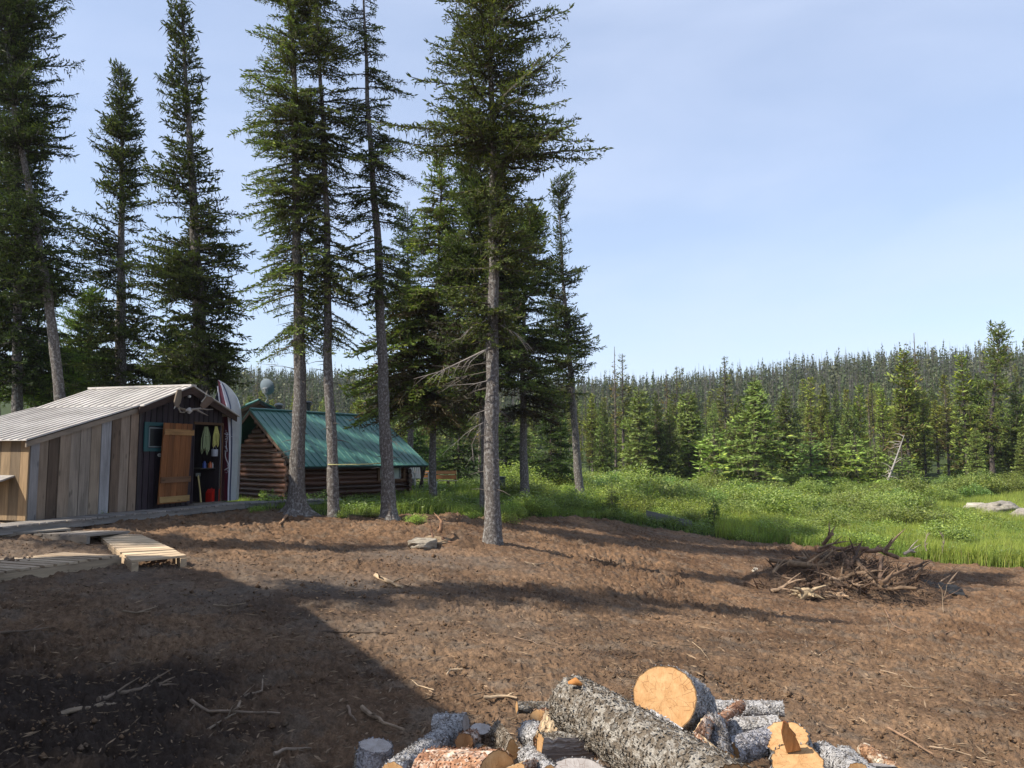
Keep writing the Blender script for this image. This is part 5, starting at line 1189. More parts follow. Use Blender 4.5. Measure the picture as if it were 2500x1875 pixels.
for px, D, s, lb in ((835,19.0,.32,'small leafy sprig at the foot of the slim pale trunk'),(905,19.6,.34,'small leafy tuft left of the ragged spruce foot'),(1018,19.2,.40,'small young sapling on the soil edge right of the ragged spruce foot'),(232,15.6,.35,'bright green weed tuft under the shed boardwalk, nearer'),(318,16.8,.40,'bright green weed tuft under the shed boardwalk corner'),(400,17.6,.34,'dark green weed tuft under the boardwalk left of the boat'),(632,18.7,.3,'small plants at the flared foot of the tree by the cabin corner')):
    x = (px-1250)/FPX*D; o = put2(sp[3], x, D, s, lb)
# young dark firs at the meadow edge
for px, D, H, lb in ((1492,21.6,.95,'young dark fir sapling on the soil edge below the boulder'),(1522,22,.55,'tiny fir sapling right of a taller one near the boulder'),(1738,19.0,.80,'dark fir sapling at the bottom of the leaning grey sheet end'),(1470,21.4,.45,'tiny dark fir sapling left of the taller sapling on the soil edge')):
    k9 = dx(px)*1.0; D *= k9*.985; H *= k9; x = (px-1250)/FPX*D; o = put('small', 1, x, D, H, 1.25, lb)
# ---------------------------------------------------------------- grass
def grass(name, label, n, region, h, w_, cols, seed, lean=.35):
    rg = np.random.default_rng(seed); px, D = region(rg, n); x = (px-1250)/FPX*D; y = D; ve = veg_edge(x, y); k = ve > -.15+.25*rg.random(len(x)); x, y = x[k], y[k]; n = len(x)
    z = ground(x, y)+fbm(x*1.3, y*1.3, 50, 3)*.10-.03
    cl = fbm(x*.7, y*.7, seed, 3); hh = h*(1-.55*(1-sstep(850,1050,1250+FPX*x/y)))*rg.uniform(.5, 1.2, n)*(1+.9*cl)*np.clip((ve[k]+.3)*1.6+.35, .3, 1); a = rg.uniform(0, 6.28, n); dx = np.cos(a)*hh*lean*rg.random(n)+.10*hh; dy = np.sin(a)*hh*lean*rg.random(n)
    b = rg.uniform(0, 3.14, n); sx = np.cos(b)*w_/2*rg.uniform(.7, 1.3, n); sy = np.sin(b)*w_/2
    V = np.zeros((n, 5, 3)); V[:, 0] = np.stack([x-sx, y-sy, z], 1); V[:, 1] = np.stack([x+sx, y+sy, z], 1)
    V[:, 2] = np.stack([x+sx*.8+dx*.35, y+sy*.8+dy*.35, z+hh*.6], 1); V[:, 3] = np.stack([x-sx*.8+dx*.35, y-sy*.8+dy*.35, z+hh*.6], 1); V[:, 4] = np.stack([x+dx, y+dy, z+hh], 1)
    base = (np.arange(n)*5)[:, None]; loops = np.concatenate([base+[0, 1, 2, 3], base+[3, 2, 4]], 1).ravel(); tot = np.tile([4, 3], n)
    cm = np.clip(.5+cl*1.4+rg.normal(0, .25, n), 0, 1)[:, None]; C = (np.array(cols[0])*(1-cm)+np.array(cols[1])*cm)*rg.uniform(.7, 1.3, (n, 1)); st = rg.random((n, 1)) < .05; C = np.where(st, np.array([.22, .18, .09]), C)
    o = mesh_np(name, V.reshape(-1, 3), loops, tot, [M['grass']], None, None, np.repeat(C, 5, 0)); tag(o, label, kind='stuff')
def reg_right(rg, n): u = rg.random(n); return 2640-(rg.random(n)**1.8)*900, 21+u**1.3*34
grass('meadow_grass', 'bright green meadow grass right of the cleared soil', 300000, reg_right, .46, .018, ([.15,.24,.05], [.30,.36,.07]), 601)
grass('meadow_grass', 'taller meadow grass at the near right border of the soil', 45000, lambda rg, n: (rg.uniform(2150, 2640, n), 21+rg.random(n)*10), .5, .015, ([.17,.26,.05], [.32,.38,.08]), 604)
grass('undergrowth_grass', 'rough grass and weeds around the trunks and the log cabin', 95000, lambda rg, n: (rg.uniform(560, 1900, n), 19+rg.random(n)**1.2*25), .30, .014, ([.08,.14,.035], [.22,.28,.06]), 602)
grass('undergrowth_grass', 'weeds beneath the boardwalk along the shed', 9000, lambda rg, n: (rg.uniform(200, 600, n), 15+rg.random(n)*5), .16, .012, ([.05,.10,.022], [.10,.17,.03]), 603)
# ground cover leaves in the undergrowth
def cover(name, label, n, region, seed, h, leaf, col):
    rg = np.random.default_rng(seed); px, D = region(rg, n); x = (px-1250)/FPX*D; y = D; k = (veg_edge(x, y) > .05) & (fbm(x*.9, y*.9, seed, 3) > -.12); x, y = x[k], y[k]; n = len(x)
    z = ground(x, y)+h*rg.uniform(.1, 1, n)*(1.0+1.3*fbm(x*1.1, y*1.1, seed+1, 2)); d = rg.normal(0, 1, (n, 3)); d[:, 2] = np.abs(d[:, 2])*.3
    V = blades(np.stack([x, y, z], 1), d, leaf*rg.uniform(.6, 1.4, n), leaf*.5*rg.uniform(.8, 1.3, n), rg, False, np.array([0, 0, 1.])+rg.normal(0, .45, (n, 3)))
    C = np.array(col)*rg.uniform(.6, 1.5, (n, 1)); tag(mesh_np(name, V.reshape(-1, 3), np.arange(n*4), np.full(n, 4), [M['leaf']], None, None, np.repeat(C, 4, 0)), label, kind='stuff')
cover('ground_cover', 'leafy ground cover between the trunks of the grove', 110000, lambda rg, n: (rg.uniform(640, 1700, n), 20.2+rg.random(n)**1.2*20), 611, .28, .08, (.16,.23,.055))
cover('ground_cover', 'leafy weeds mixed through the meadow', 90000, lambda rg, n: (rg.uniform(1500, 2500, n), 24+rg.random(n)*20), 612, .42, .085, (.15,.22,.055))
# ---------------------------------------------------------------- rocks
def rock(px, py, D, sx, sy, sz, label, seed, col=(1,1,1), rz=0.0):
    import bmesh
    bm = bmesh.new(); bmesh.ops.create_icosphere(bm, subdivisions=5, radius=1.0); rg = np.random.default_rng(seed)
    co = np.array([v.co[:] for v in bm.verts]); 
    for k in range(12):
        nrm = rg.normal(size=3); nrm /= np.linalg.norm(nrm); dd = rg.uniform(.55, .85); s = co@nrm; co -= np.outer(np.maximum(s-dd, 0)*.92, nrm)
    nz_ = fbm(co[:, 0]*2+seed, co[:, 1]*2+co[:, 2]*4, seed, 4); co *= (1+.16*nz_)[:, None]; co[:, 2] += .05*np.sin(co[:, 2]*13+co[:, 0]*3)*.6
    co *= np.array([sx, sy, sz]); 
    for v, c in zip(bm.verts, co): v.co = c
    me = bpy.data.meshes.new('rock'); bm.to_mesh(me); bm.free(); ca = me.color_attributes.new('Col', 'FLOAT_COLOR', 'POINT')
    ca.data.foreach_set('color', np.tile(list(col)+[1.], (len(me.vertices), 1)).ravel()); me.materials.append(M['rock']); me.polygons.foreach_set('use_smooth', np.ones(len(me.polygons), bool))
    o = bpy.data.objects.new('rock', me); COL.objects.link(o); p = P(px, py, D); o.location = (p.x, p.y, gz(p.x, p.y)+sz*.35); o.rotation_euler = (0, .05, rz); tag(o, label, 'rock')
rock(1036, 1322, 15.6, .40, .30, .17, 'flat layered grey rock on the soil left of the largest trunk', 41, (1.15,1.1,1.0), .2)
rock(1065, 1308, 16.1, .34, .25, .16, 'brown-tinted rock behind the flat grey one', 42, (.95,.75,.55), -.3)
rock(1500, 1222, 33, .52, .5, .46, 'pale boulder showing above the bushes right of the grove', 43, (1.3,1.28,1.2))
rock(1522, 1232, 32.3, .38, .35, .28, 'reddish broken rock beside the pale boulder', 44, (.95,.5,.38))
rock(2435, 1250, 43, 1.5, 1.1, .62, 'rounded pale outcrop at the right edge of the meadow', 45, (1.0,.98,.95), .3)
rock(2505, 1275, 40, 1.2, .9, .5, 'lower part of the outcrop cut by the right edge', 46, (1.0,.97,.95), .9)
rock(2385, 1240, 45, 1.0, .8, .42, 'small pale slab left of the rounded outcrop', 47, (1.4,1.38,1.3))
rock(1843, 1385, 20.4, .09, .08, .11, 'small white stone on the dark soil left of the root pile', 48, (2.2,2.2,2.1))
# ---------------------------------------------------------------- wood pile roots
def gn(px, py, dz=0): p = on_ground(px, py); return V3(p.x, p.y, p.z+dz)
def root_stick(pts, r0, r1, col, label, name='root', cat='root', group=None, n=8, forks=2, rough=.25, seed=0, mat='root'):
    """pts = world points"""
    m = MB(); k = len(pts); w_ = []
    for i in range(k-1):
        for f in (0, .33, .66): w_.append(Vector(pts[i]).lerp(Vector(pts[i+1]), f)+V3(rnd(-1,1), rnd(-1,1), rnd(-1,1))*r0*.35)
    w_.append(Vector(pts[-1])); n_ = len(w_); m.tube(w_, [(r0+(r1-r0)*i/(n_-1))*rnd(.85, 1.15) for i in range(n_)], n, col=col, rough=rough, seed=seed)
    for q in range(forks):
        i = random.randrange(1, n_-1); d = (w_[i+1 if i+1 < n_ else i]-w_[i-1]).normalized(); d = (d+V3(rnd(-.8,.8), rnd(-.8,.8), rnd(-.2,.8))).normalized()*rnd(4, 11)*r0+V3(0,0,0)
        m.tube([w_[i], w_[i]+d*.5+V3(0,0,r0*.3), w_[i]+d], [r0*.5, r0*.35, r0*.1], 5, col=mulc(col, 1.1), cap=False, rough=.2, seed=q)
    o = m.build(name, [M[mat]]); return tag(o, label, cat, group)
random.seed(31)
PC = on_ground(2060, 1420); PG = 'roots and branches heaped in the root pile'
def pp_(px, py, D): return P(px, py, D)
RC = (.20, .125, .08); RD = (.10, .066, .046); RP = (.30, .21, .14)
named_roots = [([(1990,1443,11.4),(2040,1420,11.5),(2075,1402,11.6),(2110,1400,11.5),(2135,1428,11.3),(2180,1438,11.2),(2237,1437,11.1)], .045, .022, (.28,.19,.12), 'long S-shaped root snaking across the front of the root pile'),
 ([(1998,1347,12.6),(2030,1336,12.4),(2070,1345,12.3),(2120,1338,12.3)], .035, .03, (.34,.20,.13), 'pale brown root lying on the crest of the root pile'),
 ([(2012,1330,12.8),(2026,1308,12.6),(2034,1302,12.6)], .035, .022, (.36,.24,.16), 'stubby root pointing up from the top of the root pile'),
 ([(2000,1338,12.6),(2035,1326,12.3),(2062,1322,12.2)], .022, .01, (.38,.27,.18), 'thin pale root reaching right from the top of the pile'),
 ([(2070,1335,12.5),(2100,1342,12.4),(2150,1345,12.4),(2195,1362,12.3)], .05, .03, (.36,.22,.14), 'thick reddish root along the right crest of the root pile'),
 ([(2160,1347,12.3),(2172,1330,12.2),(2176,1325,12.2)], .04, .015, (.36,.25,.17), 'upright broken root stub right on the crest of the pile'),
 ([(2205,1352,12.2),(2222,1345,12.2),(2234,1348,12.2)], .03, .02, (.55,.47,.38), 'whitish barkless branch end at the right of the root pile'),
 ([(1927,1377,11.9),(1965,1380,11.9),(2045,1380,12.1)], .055, .045, (.34,.23,.14), 'cut pole with a sawn end inside the left half of the root pile'),
 ([(1877,1368,12.2),(1925,1372,12.1),(1970,1366,12.2)], .035, .02, (.24,.16,.10), 'long dark root sticking out left of the root pile'),
 ([(2148,1422,11.3),(2149,1390,11.6),(2152,1362,11.9)], .032, .028, (.20,.13,.09), 'upright dark root standing in the middle of the root pile'),
 ([(2152,1424,11.2),(2180,1405,11.4),(2215,1388,11.6)], .035, .022, (.28,.18,.11), 'forked root slanting right beside the upright one'),
 ([(2075,1395,11.7),(2068,1372,11.9),(2060,1355,12.2)], .05, .035, (.26,.16,.10), 'thick reddish root leaning left in the pile centre'),
 ([(2085,1362,12),(2100,1385,11.7),(2112,1400,11.6)], .045, .03, (.22,.15,.10), 'curved dark root under the crest of the pile'),
 ([(1886,1398,11.9),(1895,1388,11.9),(1900,1380,12)], .03, .015, (.40,.29,.19), 'short pale root end at the lower left of the pile'),
 ([(2020,1352,12.3),(1990,1370,12.2),(1960,1362,12.2)], .03, .015, (.32,.24,.17), 'curved grey root on the upper left of the pile')]
for pts, r0, r1, c, lb in named_roots:
    root_stick([pp_(q[0], q[1], q[2]*1.57) for q in pts], r0*1.5, r1*1.5, mulc(c, .72), lb, group=None, forks=3, seed=len(lb))
for i in range(85):
    f = rnd(-1, 1); px = 2060+f*180; D = 19.0+rnd(-1.3, 1.3); hm = .85*(1-f*f)*(1-.4*abs(D-19.0))
    b = P(px, 1400, D); g0 = gz(b.x, b.y); p = V3(b.x, b.y, g0+rnd(.02, max(hm, .05))); a = rnd(0, 6.28); l = rnd(.35, .95)
    q = p+V3(cos(a)*l, sin(a)*l*.6, rnd(-.30, .34)); q.z = max(q.z, g0+.02); mid = p.lerp(q, .5)+V3(rnd(-.1,.1), rnd(-.1,.1), rnd(-.05,.12))
    root_stick([p, mid, q], rnd(.022, .065), rnd(.010, .03), mulc(random.choice((RC, RD, RP, RD)), rnd(.7, 1.2)), 'one of the many torn brown roots tangled in the root pile', group=PG, forks=3, seed=i, n=6)
# tangled fine rootlets and the peat under them
rg = np.random.default_rng(8); m = MB()
for i in range(2600):
    f = rg.uniform(-1.1, 1.1); px = 2060+f*190+(0 if i % 3 else 40); D = 19.0+rg.normal(0, .8); b = P(px, 1400, D); g0 = gz(b.x, b.y); hm = max(.06, .88*(1-min(f*f, 1)))*(1-.5*min(abs(D-19.0)/1.5, 1))
    p = np.array([b.x, b.y, g0+rg.uniform(0, hm)]); pts = [p]; d = rg.normal(size=3); d[2] = abs(d[2])*.4-.2
    for k in range(4): d = d+rg.normal(0, .5, 3); q = pts[-1]+d/np.linalg.norm(d)*rg.uniform(.08, .2); q[2] = max(q[2], g0+.01); pts.append(q)
    c = mulc(random.choice((RC, RD, RD, (.1,.07,.05))), rg.uniform(.6, 1.4)); m.tube(pts, [.009, .007, .006, .004, .002], 3, col=c, cap=False)
tag(m.build('rootlets', [M['root']]), 'tangle of fine rootlets through the root pile', kind='stuff')
def lump(cx, cy, rx, ry, h, seed, label, name='soil_heap'):
    N = 90; xs_ = np.linspace(-1, 1, N); X, Y = np.meshgrid(xs_, xs_); r = np.sqrt(X*X+Y*Y); Xw = cx+X*rx; Yw = cy+Y*ry
    Z = ground(Xw, Yw)-.06+h*np.clip(1-r, 0, 1)**.6*(1+.7*fbm(Xw*3, Yw*3, seed, 4))+fbm(Xw*9, Yw*9, seed+5, 3)*.05*np.clip(1.2-r, 0, 1)
    i = np.arange(N-1)[:, None]; j = np.arange(N-1)[None]; q = np.stack([i*N+j, i*N+j+1, (i+1)*N+j+1, (i+1)*N+j], 2).reshape(-1, 4)
    k = (r[:-1, :-1] < 1).ravel(); q = q[k]; C = np.zeros((N*N, 3)); C[:, 2] = np.clip(.35+.6*fbm(Xw*3, Yw*3, seed+9, 2), 0, .8).ravel()
    tag(mesh_np(name, np.stack([Xw, Yw, Z], 2).reshape(-1, 3), q.ravel(), np.full(len(q), 4), [M['soil']], None, None, C, smooth=True), label, kind='stuff')
c0 = P(2060, 1400, 19.0); lump(c0.x, c0.y, 2.5, 1.5, .70, 3, 'dark peat clinging to the heap of roots')
c1 = P(2000, 1440, 17.8); lump(c1.x, c1.y, 1.6, .7, .22, 6, 'crumbled soil at the foot of the root pile')
c2 = P(1110, 1312, 16.2); lump(c2.x, c2.y, .75, .45, .25, 9, 'dark heap of torn turf behind the flat rock')
# uprooted stump at the front of the pile
def stump(px, py, D, s, col, label, seed, arms=9, flat=.5):
    random.seed(seed); b = P(px, py, D); b.z = gz(b.x, b.y)+.06*s; root = thing('uprooted_stump', label, 'stump', tuple(b)); m = MB()
    m.tube([V3(-.12*s,0,.0), V3(0,0,.10*s), V3(.12*s,.03,.13*s)], [.10*s, .13*s, .09*s], 9, col=col, rough=.5, seed=seed)
    for k in range(arms):
        a = 2*pi*k/arms+rnd(-.3,.3); l = rnd(.25, .6)*s; d = V3(cos(a), sin(a)*flat, rnd(-.05, .55))
        m.tube([V3(0,0,.06*s), d*l*.5+V3(0,0,rnd(0,.08)), d*l], [.06*s, .04*s, .012*s], 6, col=mulc(col, rnd(.7, 1.3)), rough=.3, seed=k+seed)
    for k in range(26):
        a = rnd(0, 6.28); l = rnd(.15, .4)*s; d = V3(cos(a), sin(a)*.6, rnd(-.1, .5)); m.tube([d*.1*s, d*l*.6, d*l+V3(rnd(-.05,.05),0,-.03)], [.010, .006, .002], 3, col=mulc(col, .7), cap=False)
    m.build('root_crown', [M['root']], root); return root
stump(1965, 1462, 17.3, .95, (.42,.32,.20), 'pale splintered stump with torn roots in front of the root pile', 5, 10)
stump(2050, 1455, 17.5, .80, (.36,.25,.16), 'brown forked stump right of the pale splintered one', 6, 8)
stump(1082, 1308, 16.0, .60, (.14,.08,.05), 'dark reddish upturned stump behind the flat rock', 7, 9)
random.seed(17)
root_stick([P(1073,1302,15.9), P(1077,1285,15.9), P(1076,1272,15.95)], .05, .028, (.26,.15,.09), 'upright broken stem rising from the dark stump', 'broken_stem', 'stump', forks=1)
root_stick([P(1057,1312,15.8), P(1054,1298,15.8), P(1052,1285,15.8)], .022, .008, (.30,.17,.11), 'thin upright stub left of the dark stump', 'broken_stem', 'stump', forks=2)
# ---------------------------------------------------------------- sticks lying on the soil
def stick(pix, r, col, label, forks=2, up=0.0, name='stick', mat='root'):
    pts = [gn(x, y, r*.7+.015) for x, y in pix]
    if up: 
        for i, p in enumerate(pts): p.z += up*sin(pi*i/max(len(pts)-1, 1))
    return root_stick(pts, r, r*.45, col, label, name, 'stick', forks=forks, seed=len(label))
W1 = (.40,.30,.20); W2 = (.24,.17,.12); W3 = (.46,.34,.22)
for a in (([(917,1412),(945,1425),(982,1441)], .040, W3, 'pale split branch lying on the sunlit soil below the flat rock', 2),
 ([(882,1740),(905,1755),(935,1775),(985,1793)], .020, (.30,.22,.15), 'bent stick in the shade just left of the woodpile', 1),
 ([(850,1735),(856,1755),(870,1768)], .013, W2, 'short curved twig in the shade left of the bent stick', 0),
 ([(580,1740),(590,1710),(640,1695),(643,1660)], .014, (.28,.21,.15), 'S-shaped root in the middle of the foreground shade', 1),
 ([(465,1720),(510,1748),(590,1745),(700,1755)], .016, (.24,.18,.13), 'long thin root lying below the S-shaped one', 3),
 ([(500,1795),(545,1765),(575,1750)], .010, (.22,.17,.12), 'thin root slanting under the S-shaped one', 1),
 ([(150,1755),(220,1740),(285,1730)], .024, (.26,.20,.14), 'straight dead branch in the dark lower left foreground', 2),
 ([(240,1722),(290,1705),(345,1690),(410,1685)], .026, (.20,.15,.11), 'broken branch end with splayed rootlets in the dark foreground', 6),
 ([(300,1500),(335,1502),(385,1487)], .013, (.25,.19,.13), 'small forked twig in the shade below the slatted ramp', 1),
 ([(520,1483),(560,1486),(600,1478)], .012, (.25,.19,.13), 'small twig on the shaded ground right of the forked one', 1),
 ([(0,1550),(60,1547),(118,1540)], .012, (.20,.15,.11), 'thin root at the left edge in the shade', 1),
 ([(780,1548),(860,1550),(960,1553)], .016, (.12,.085,.06), 'long dark root half buried at the shadow edge', 1),
 ([(670,1855),(700,1840),(760,1838)], .014, (.30,.23,.17), 'grey stick near the bottom edge left of the woodpile', 2),
 ([(2168,1787),(2220,1815),(2280,1850)], .012, (.30,.19,.12), 'straight reddish stick on the soil right of the woodpile', 1),
 ([(2270,1830),(2330,1840),(2430,1870)], .007, (.45,.33,.22), 'thin curved root near the bottom right corner', 1),
 ([(2150,1640),(2200,1655),(2230,1685)], .006, (.42,.31,.21), 'thin curved rootlet above the reddish stick', 0),
 ([(2200,1678),(2240,1686),(2268,1684)], .007, W1, 'short pale twig on the open soil at the right', 0),
 ([(2160,1490),(2180,1530),(2230,1555),(2290,1562),(2320,1545),(2370,1535)], .016, (.26,.16,.10), 'gnarled root with upright twigs in front of the root pile', 8),
 ([(2290,1560),(2320,1580),(2325,1600)], .009, W1, 'thin root trailing below the gnarled one', 1),
 ([(1840,1460),(1900,1465),(1950,1475)], .008, W2, 'thin root left of the pale stump', 1),
 ([(1690,1572),(1712,1590),(1732,1618)], .006, W3, 'thin pale twig in the sun between woodpile and root pile', 0),
 ([(1975,1590),(1998,1605),(2038,1580)], .007, W1, 'V-shaped twig on the open soil right of centre', 0),
 ([(1965,1568),(1972,1590),(1988,1602)], .006, W2, 'small hooked twig beside the V-shaped one', 0),
 ([(1255,1560),(1300,1572),(1330,1590)], .007, W2, 'thin twig in the sunlit soil beyond the woodpile', 0),
 ([(700,1262),(690,1275),(682,1285)], .04, (.36,.22,.13), 'wood splinter on the soil near the cabin corner tree', 0),
 ([(1060,1690),(1020,1680),(1005,1668)], .006, W3, 'thin twig at the shadow edge above the woodpile', 0),
 ([(1130,1640),(1100,1642),(1090,1655)], .012, W3, 'little pale forked twig above the left of the woodpile', 2),
 ([(1180,1712),(1230,1710),(1262,1714)], .015, W3, 'pale stick behind the small round log', 1),
 ([(2010,1500),(2040,1505),(2060,1520)], .006, W3, 'thin looping rootlet below the pale stump', 1),
 ([(1280,1375),(1310,1382),(1360,1372)], .012, W1, 'thin pale root right of the largest trunk base', 2),
 ([(1440,1360),(1480,1375),(1530,1368)], .012, W1, 'pale stick in the shade bands right of the largest trunk', 2)):
    stick(a[0], a[1], a[2], a[3], a[4])
for pts, lb in (([(2303,1500),(2300,1440),(2290,1425)], 'left fork of a thin bare twig standing before the dark cloth'), ([(2300,1470),(2310,1440),(2312,1428)], 'right fork of a thin bare twig standing before the dark cloth'), ([(2172,1545),(2165,1510),(2155,1490)], 'bare upright twig at the left end of the gnarled root')):
    D = on_ground(*pts[0]).y; root_stick([P(x, y, D) for x, y in pts], .008, .003, W1, lb, 'bare_twig', 'twig', forks=1)
for pts, lb in (([(2262,1345),(2258,1325),(2266,1300)], 'dead twiggy weed behind the right end of the root pile'), ([(2300,1350),(2305,1320),(2295,1298)], 'second dead twiggy weed behind the pile, farther right')):
    root_stick([P(x, y, 25.3) for x, y in pts], .016, .006, (.30,.24,.2), lb, 'dead_weed', 'weed', forks=14)
# dark cloth
mb = MB(); NX, NY = 26, 10; g = [[None]*(NY+1) for _ in range(NX+1)]
a, b = on_ground(2262, 1452), on_ground(2358, 1460)
for i in range(NX+1):
    for j in range(NY+1):
        u, v = i/NX, j/NY; p = a.lerp(b, u)+V3(0.02*v, .62*v, 0); h = .05+.28*sin(pi*min(v*1.1, 1))*(1-.35*u)+.05*float(fbm(np.array([u*7.]), np.array([v*4.]), 88, 3)[0]); g[i][j] = V3(p.x, p.y, gz(p.x, p.y)+max(h, .015))
for i in range(NX):
    for j in range(NY): mb.face([g[i][j], g[i+1][j], g[i+1][j+1], g[i][j+1]], [(0,0)]*4, 0, (.038,.039,.042), True)
o = mb.build('ground_cloth', [M['cloth']]); tag(o, 'crumpled dark grey cloth lying on the soil right of the root pile', 'cloth'); md = o.modifiers.new('thickness', 'SOLIDIFY'); md.thickness = .006
# bits of wood, chips and rootlets strewn over the soil: too many to count
def litter():
    rg = np.random.default_rng(99); N = 11000; u = rg.random(N); r = 4.6*(29/4.6)**(u**.8); az = rg.uniform(-.62, .62, N); x = r*np.sin(az); y = r*np.cos(az); k = veg_edge(x, y) < -.1; x, y, r = x[k], y[k], r[k]; n = len(x)
    z = ground(x, y)+.022+.012*rg.random(n); L_ = rg.uniform(.02, .10, n)*(.7+.03*r)*np.where(rg.random(n) < .08, 2.3, 1); a = rg.uniform(0, 6.28, n); d = np.stack([np.cos(a), np.sin(a), rg.normal(0, .18, n)], 1); p = np.stack([x, y, z], 1)
    V = blades(p, d, L_, np.minimum(L_*.14, .014)*rg.uniform(.5, 1.5, n)+.002, rg, True); c = np.array([[.30,.215,.14]])*rg.uniform(.35, 1.5, (n, 1)); 
    tag(mesh_np('soil_litter', V.reshape(-1, 3), np.arange(2*n*4), np.full(2*n, 4), [M['root']], None, np.tile(np.array([[0,0],[.02,0],[.02,.01],[0,.01]]), (2*n, 1)), np.repeat(np.concatenate([c, c], 0), 4, 0)), 'chips, twigs and rootlets strewn over the bare soil', kind='stuff')
    # crumbs and clods of earth
    N = 16000; u = rg.random(N); r = 4.6*(28/4.6)**(u**.85); az = rg.uniform(-.64, .64, N); x = r*np.sin(az); y = r*np.cos(az); k = (veg_edge(x, y) < -.1) & (fbm(x*.8, y*.8, 17, 2) > -.25+.2*rg.random(N)); x, y, r = x[k], y[k], r[k]; n = len(x)
    s = rg.uniform(.004, .014, n)*(.8+.05*r)*np.where(rg.random(n) < .05, 2.4, 1); z = ground(x, y)+.012
    O = np.array([[1,0,0],[0,1,0],[-1,0,0],[0,-1,0],[0,0,1],[0,0,-1.]]); V = np.stack([x, y, z], 1)[:, None, :]+O[None]*s[:, None, None]*rg.uniform(.5, 1.3, (n, 6, 1))
    F = np.array([[0,1,4],[1,2,4],[2,3,4],[3,0,4],[1,0,5],[2,1,5],[3,2,5],[0,3,5]]); L2 = (np.arange(n)[:, None, None]*6+F[None]).ravel(); C = np.zeros((n*6, 3)); C[:, 2] = np.repeat(rg.uniform(0, .12, n), 6)
    tag(mesh_np('soil_crumbs', V.reshape(-1, 3), L2, np.full(n*8, 3), [M['soil']], None, None, C), 'loose crumbs and clods of earth on the cleared ground', kind='stuff')
litter()
# dead lawn tufts on the soil
cover('grass_scraps', 'scraps of torn green turf lying on the soil', 900, lambda rg, n: (rg.choice([1475, 1480, 1650, 1185, 1090, 935], n)+rg.normal(0, 14, n), rg.choice([0], n)+15.0), 640, .04, .06, (.20,.22,.09)) if False else None

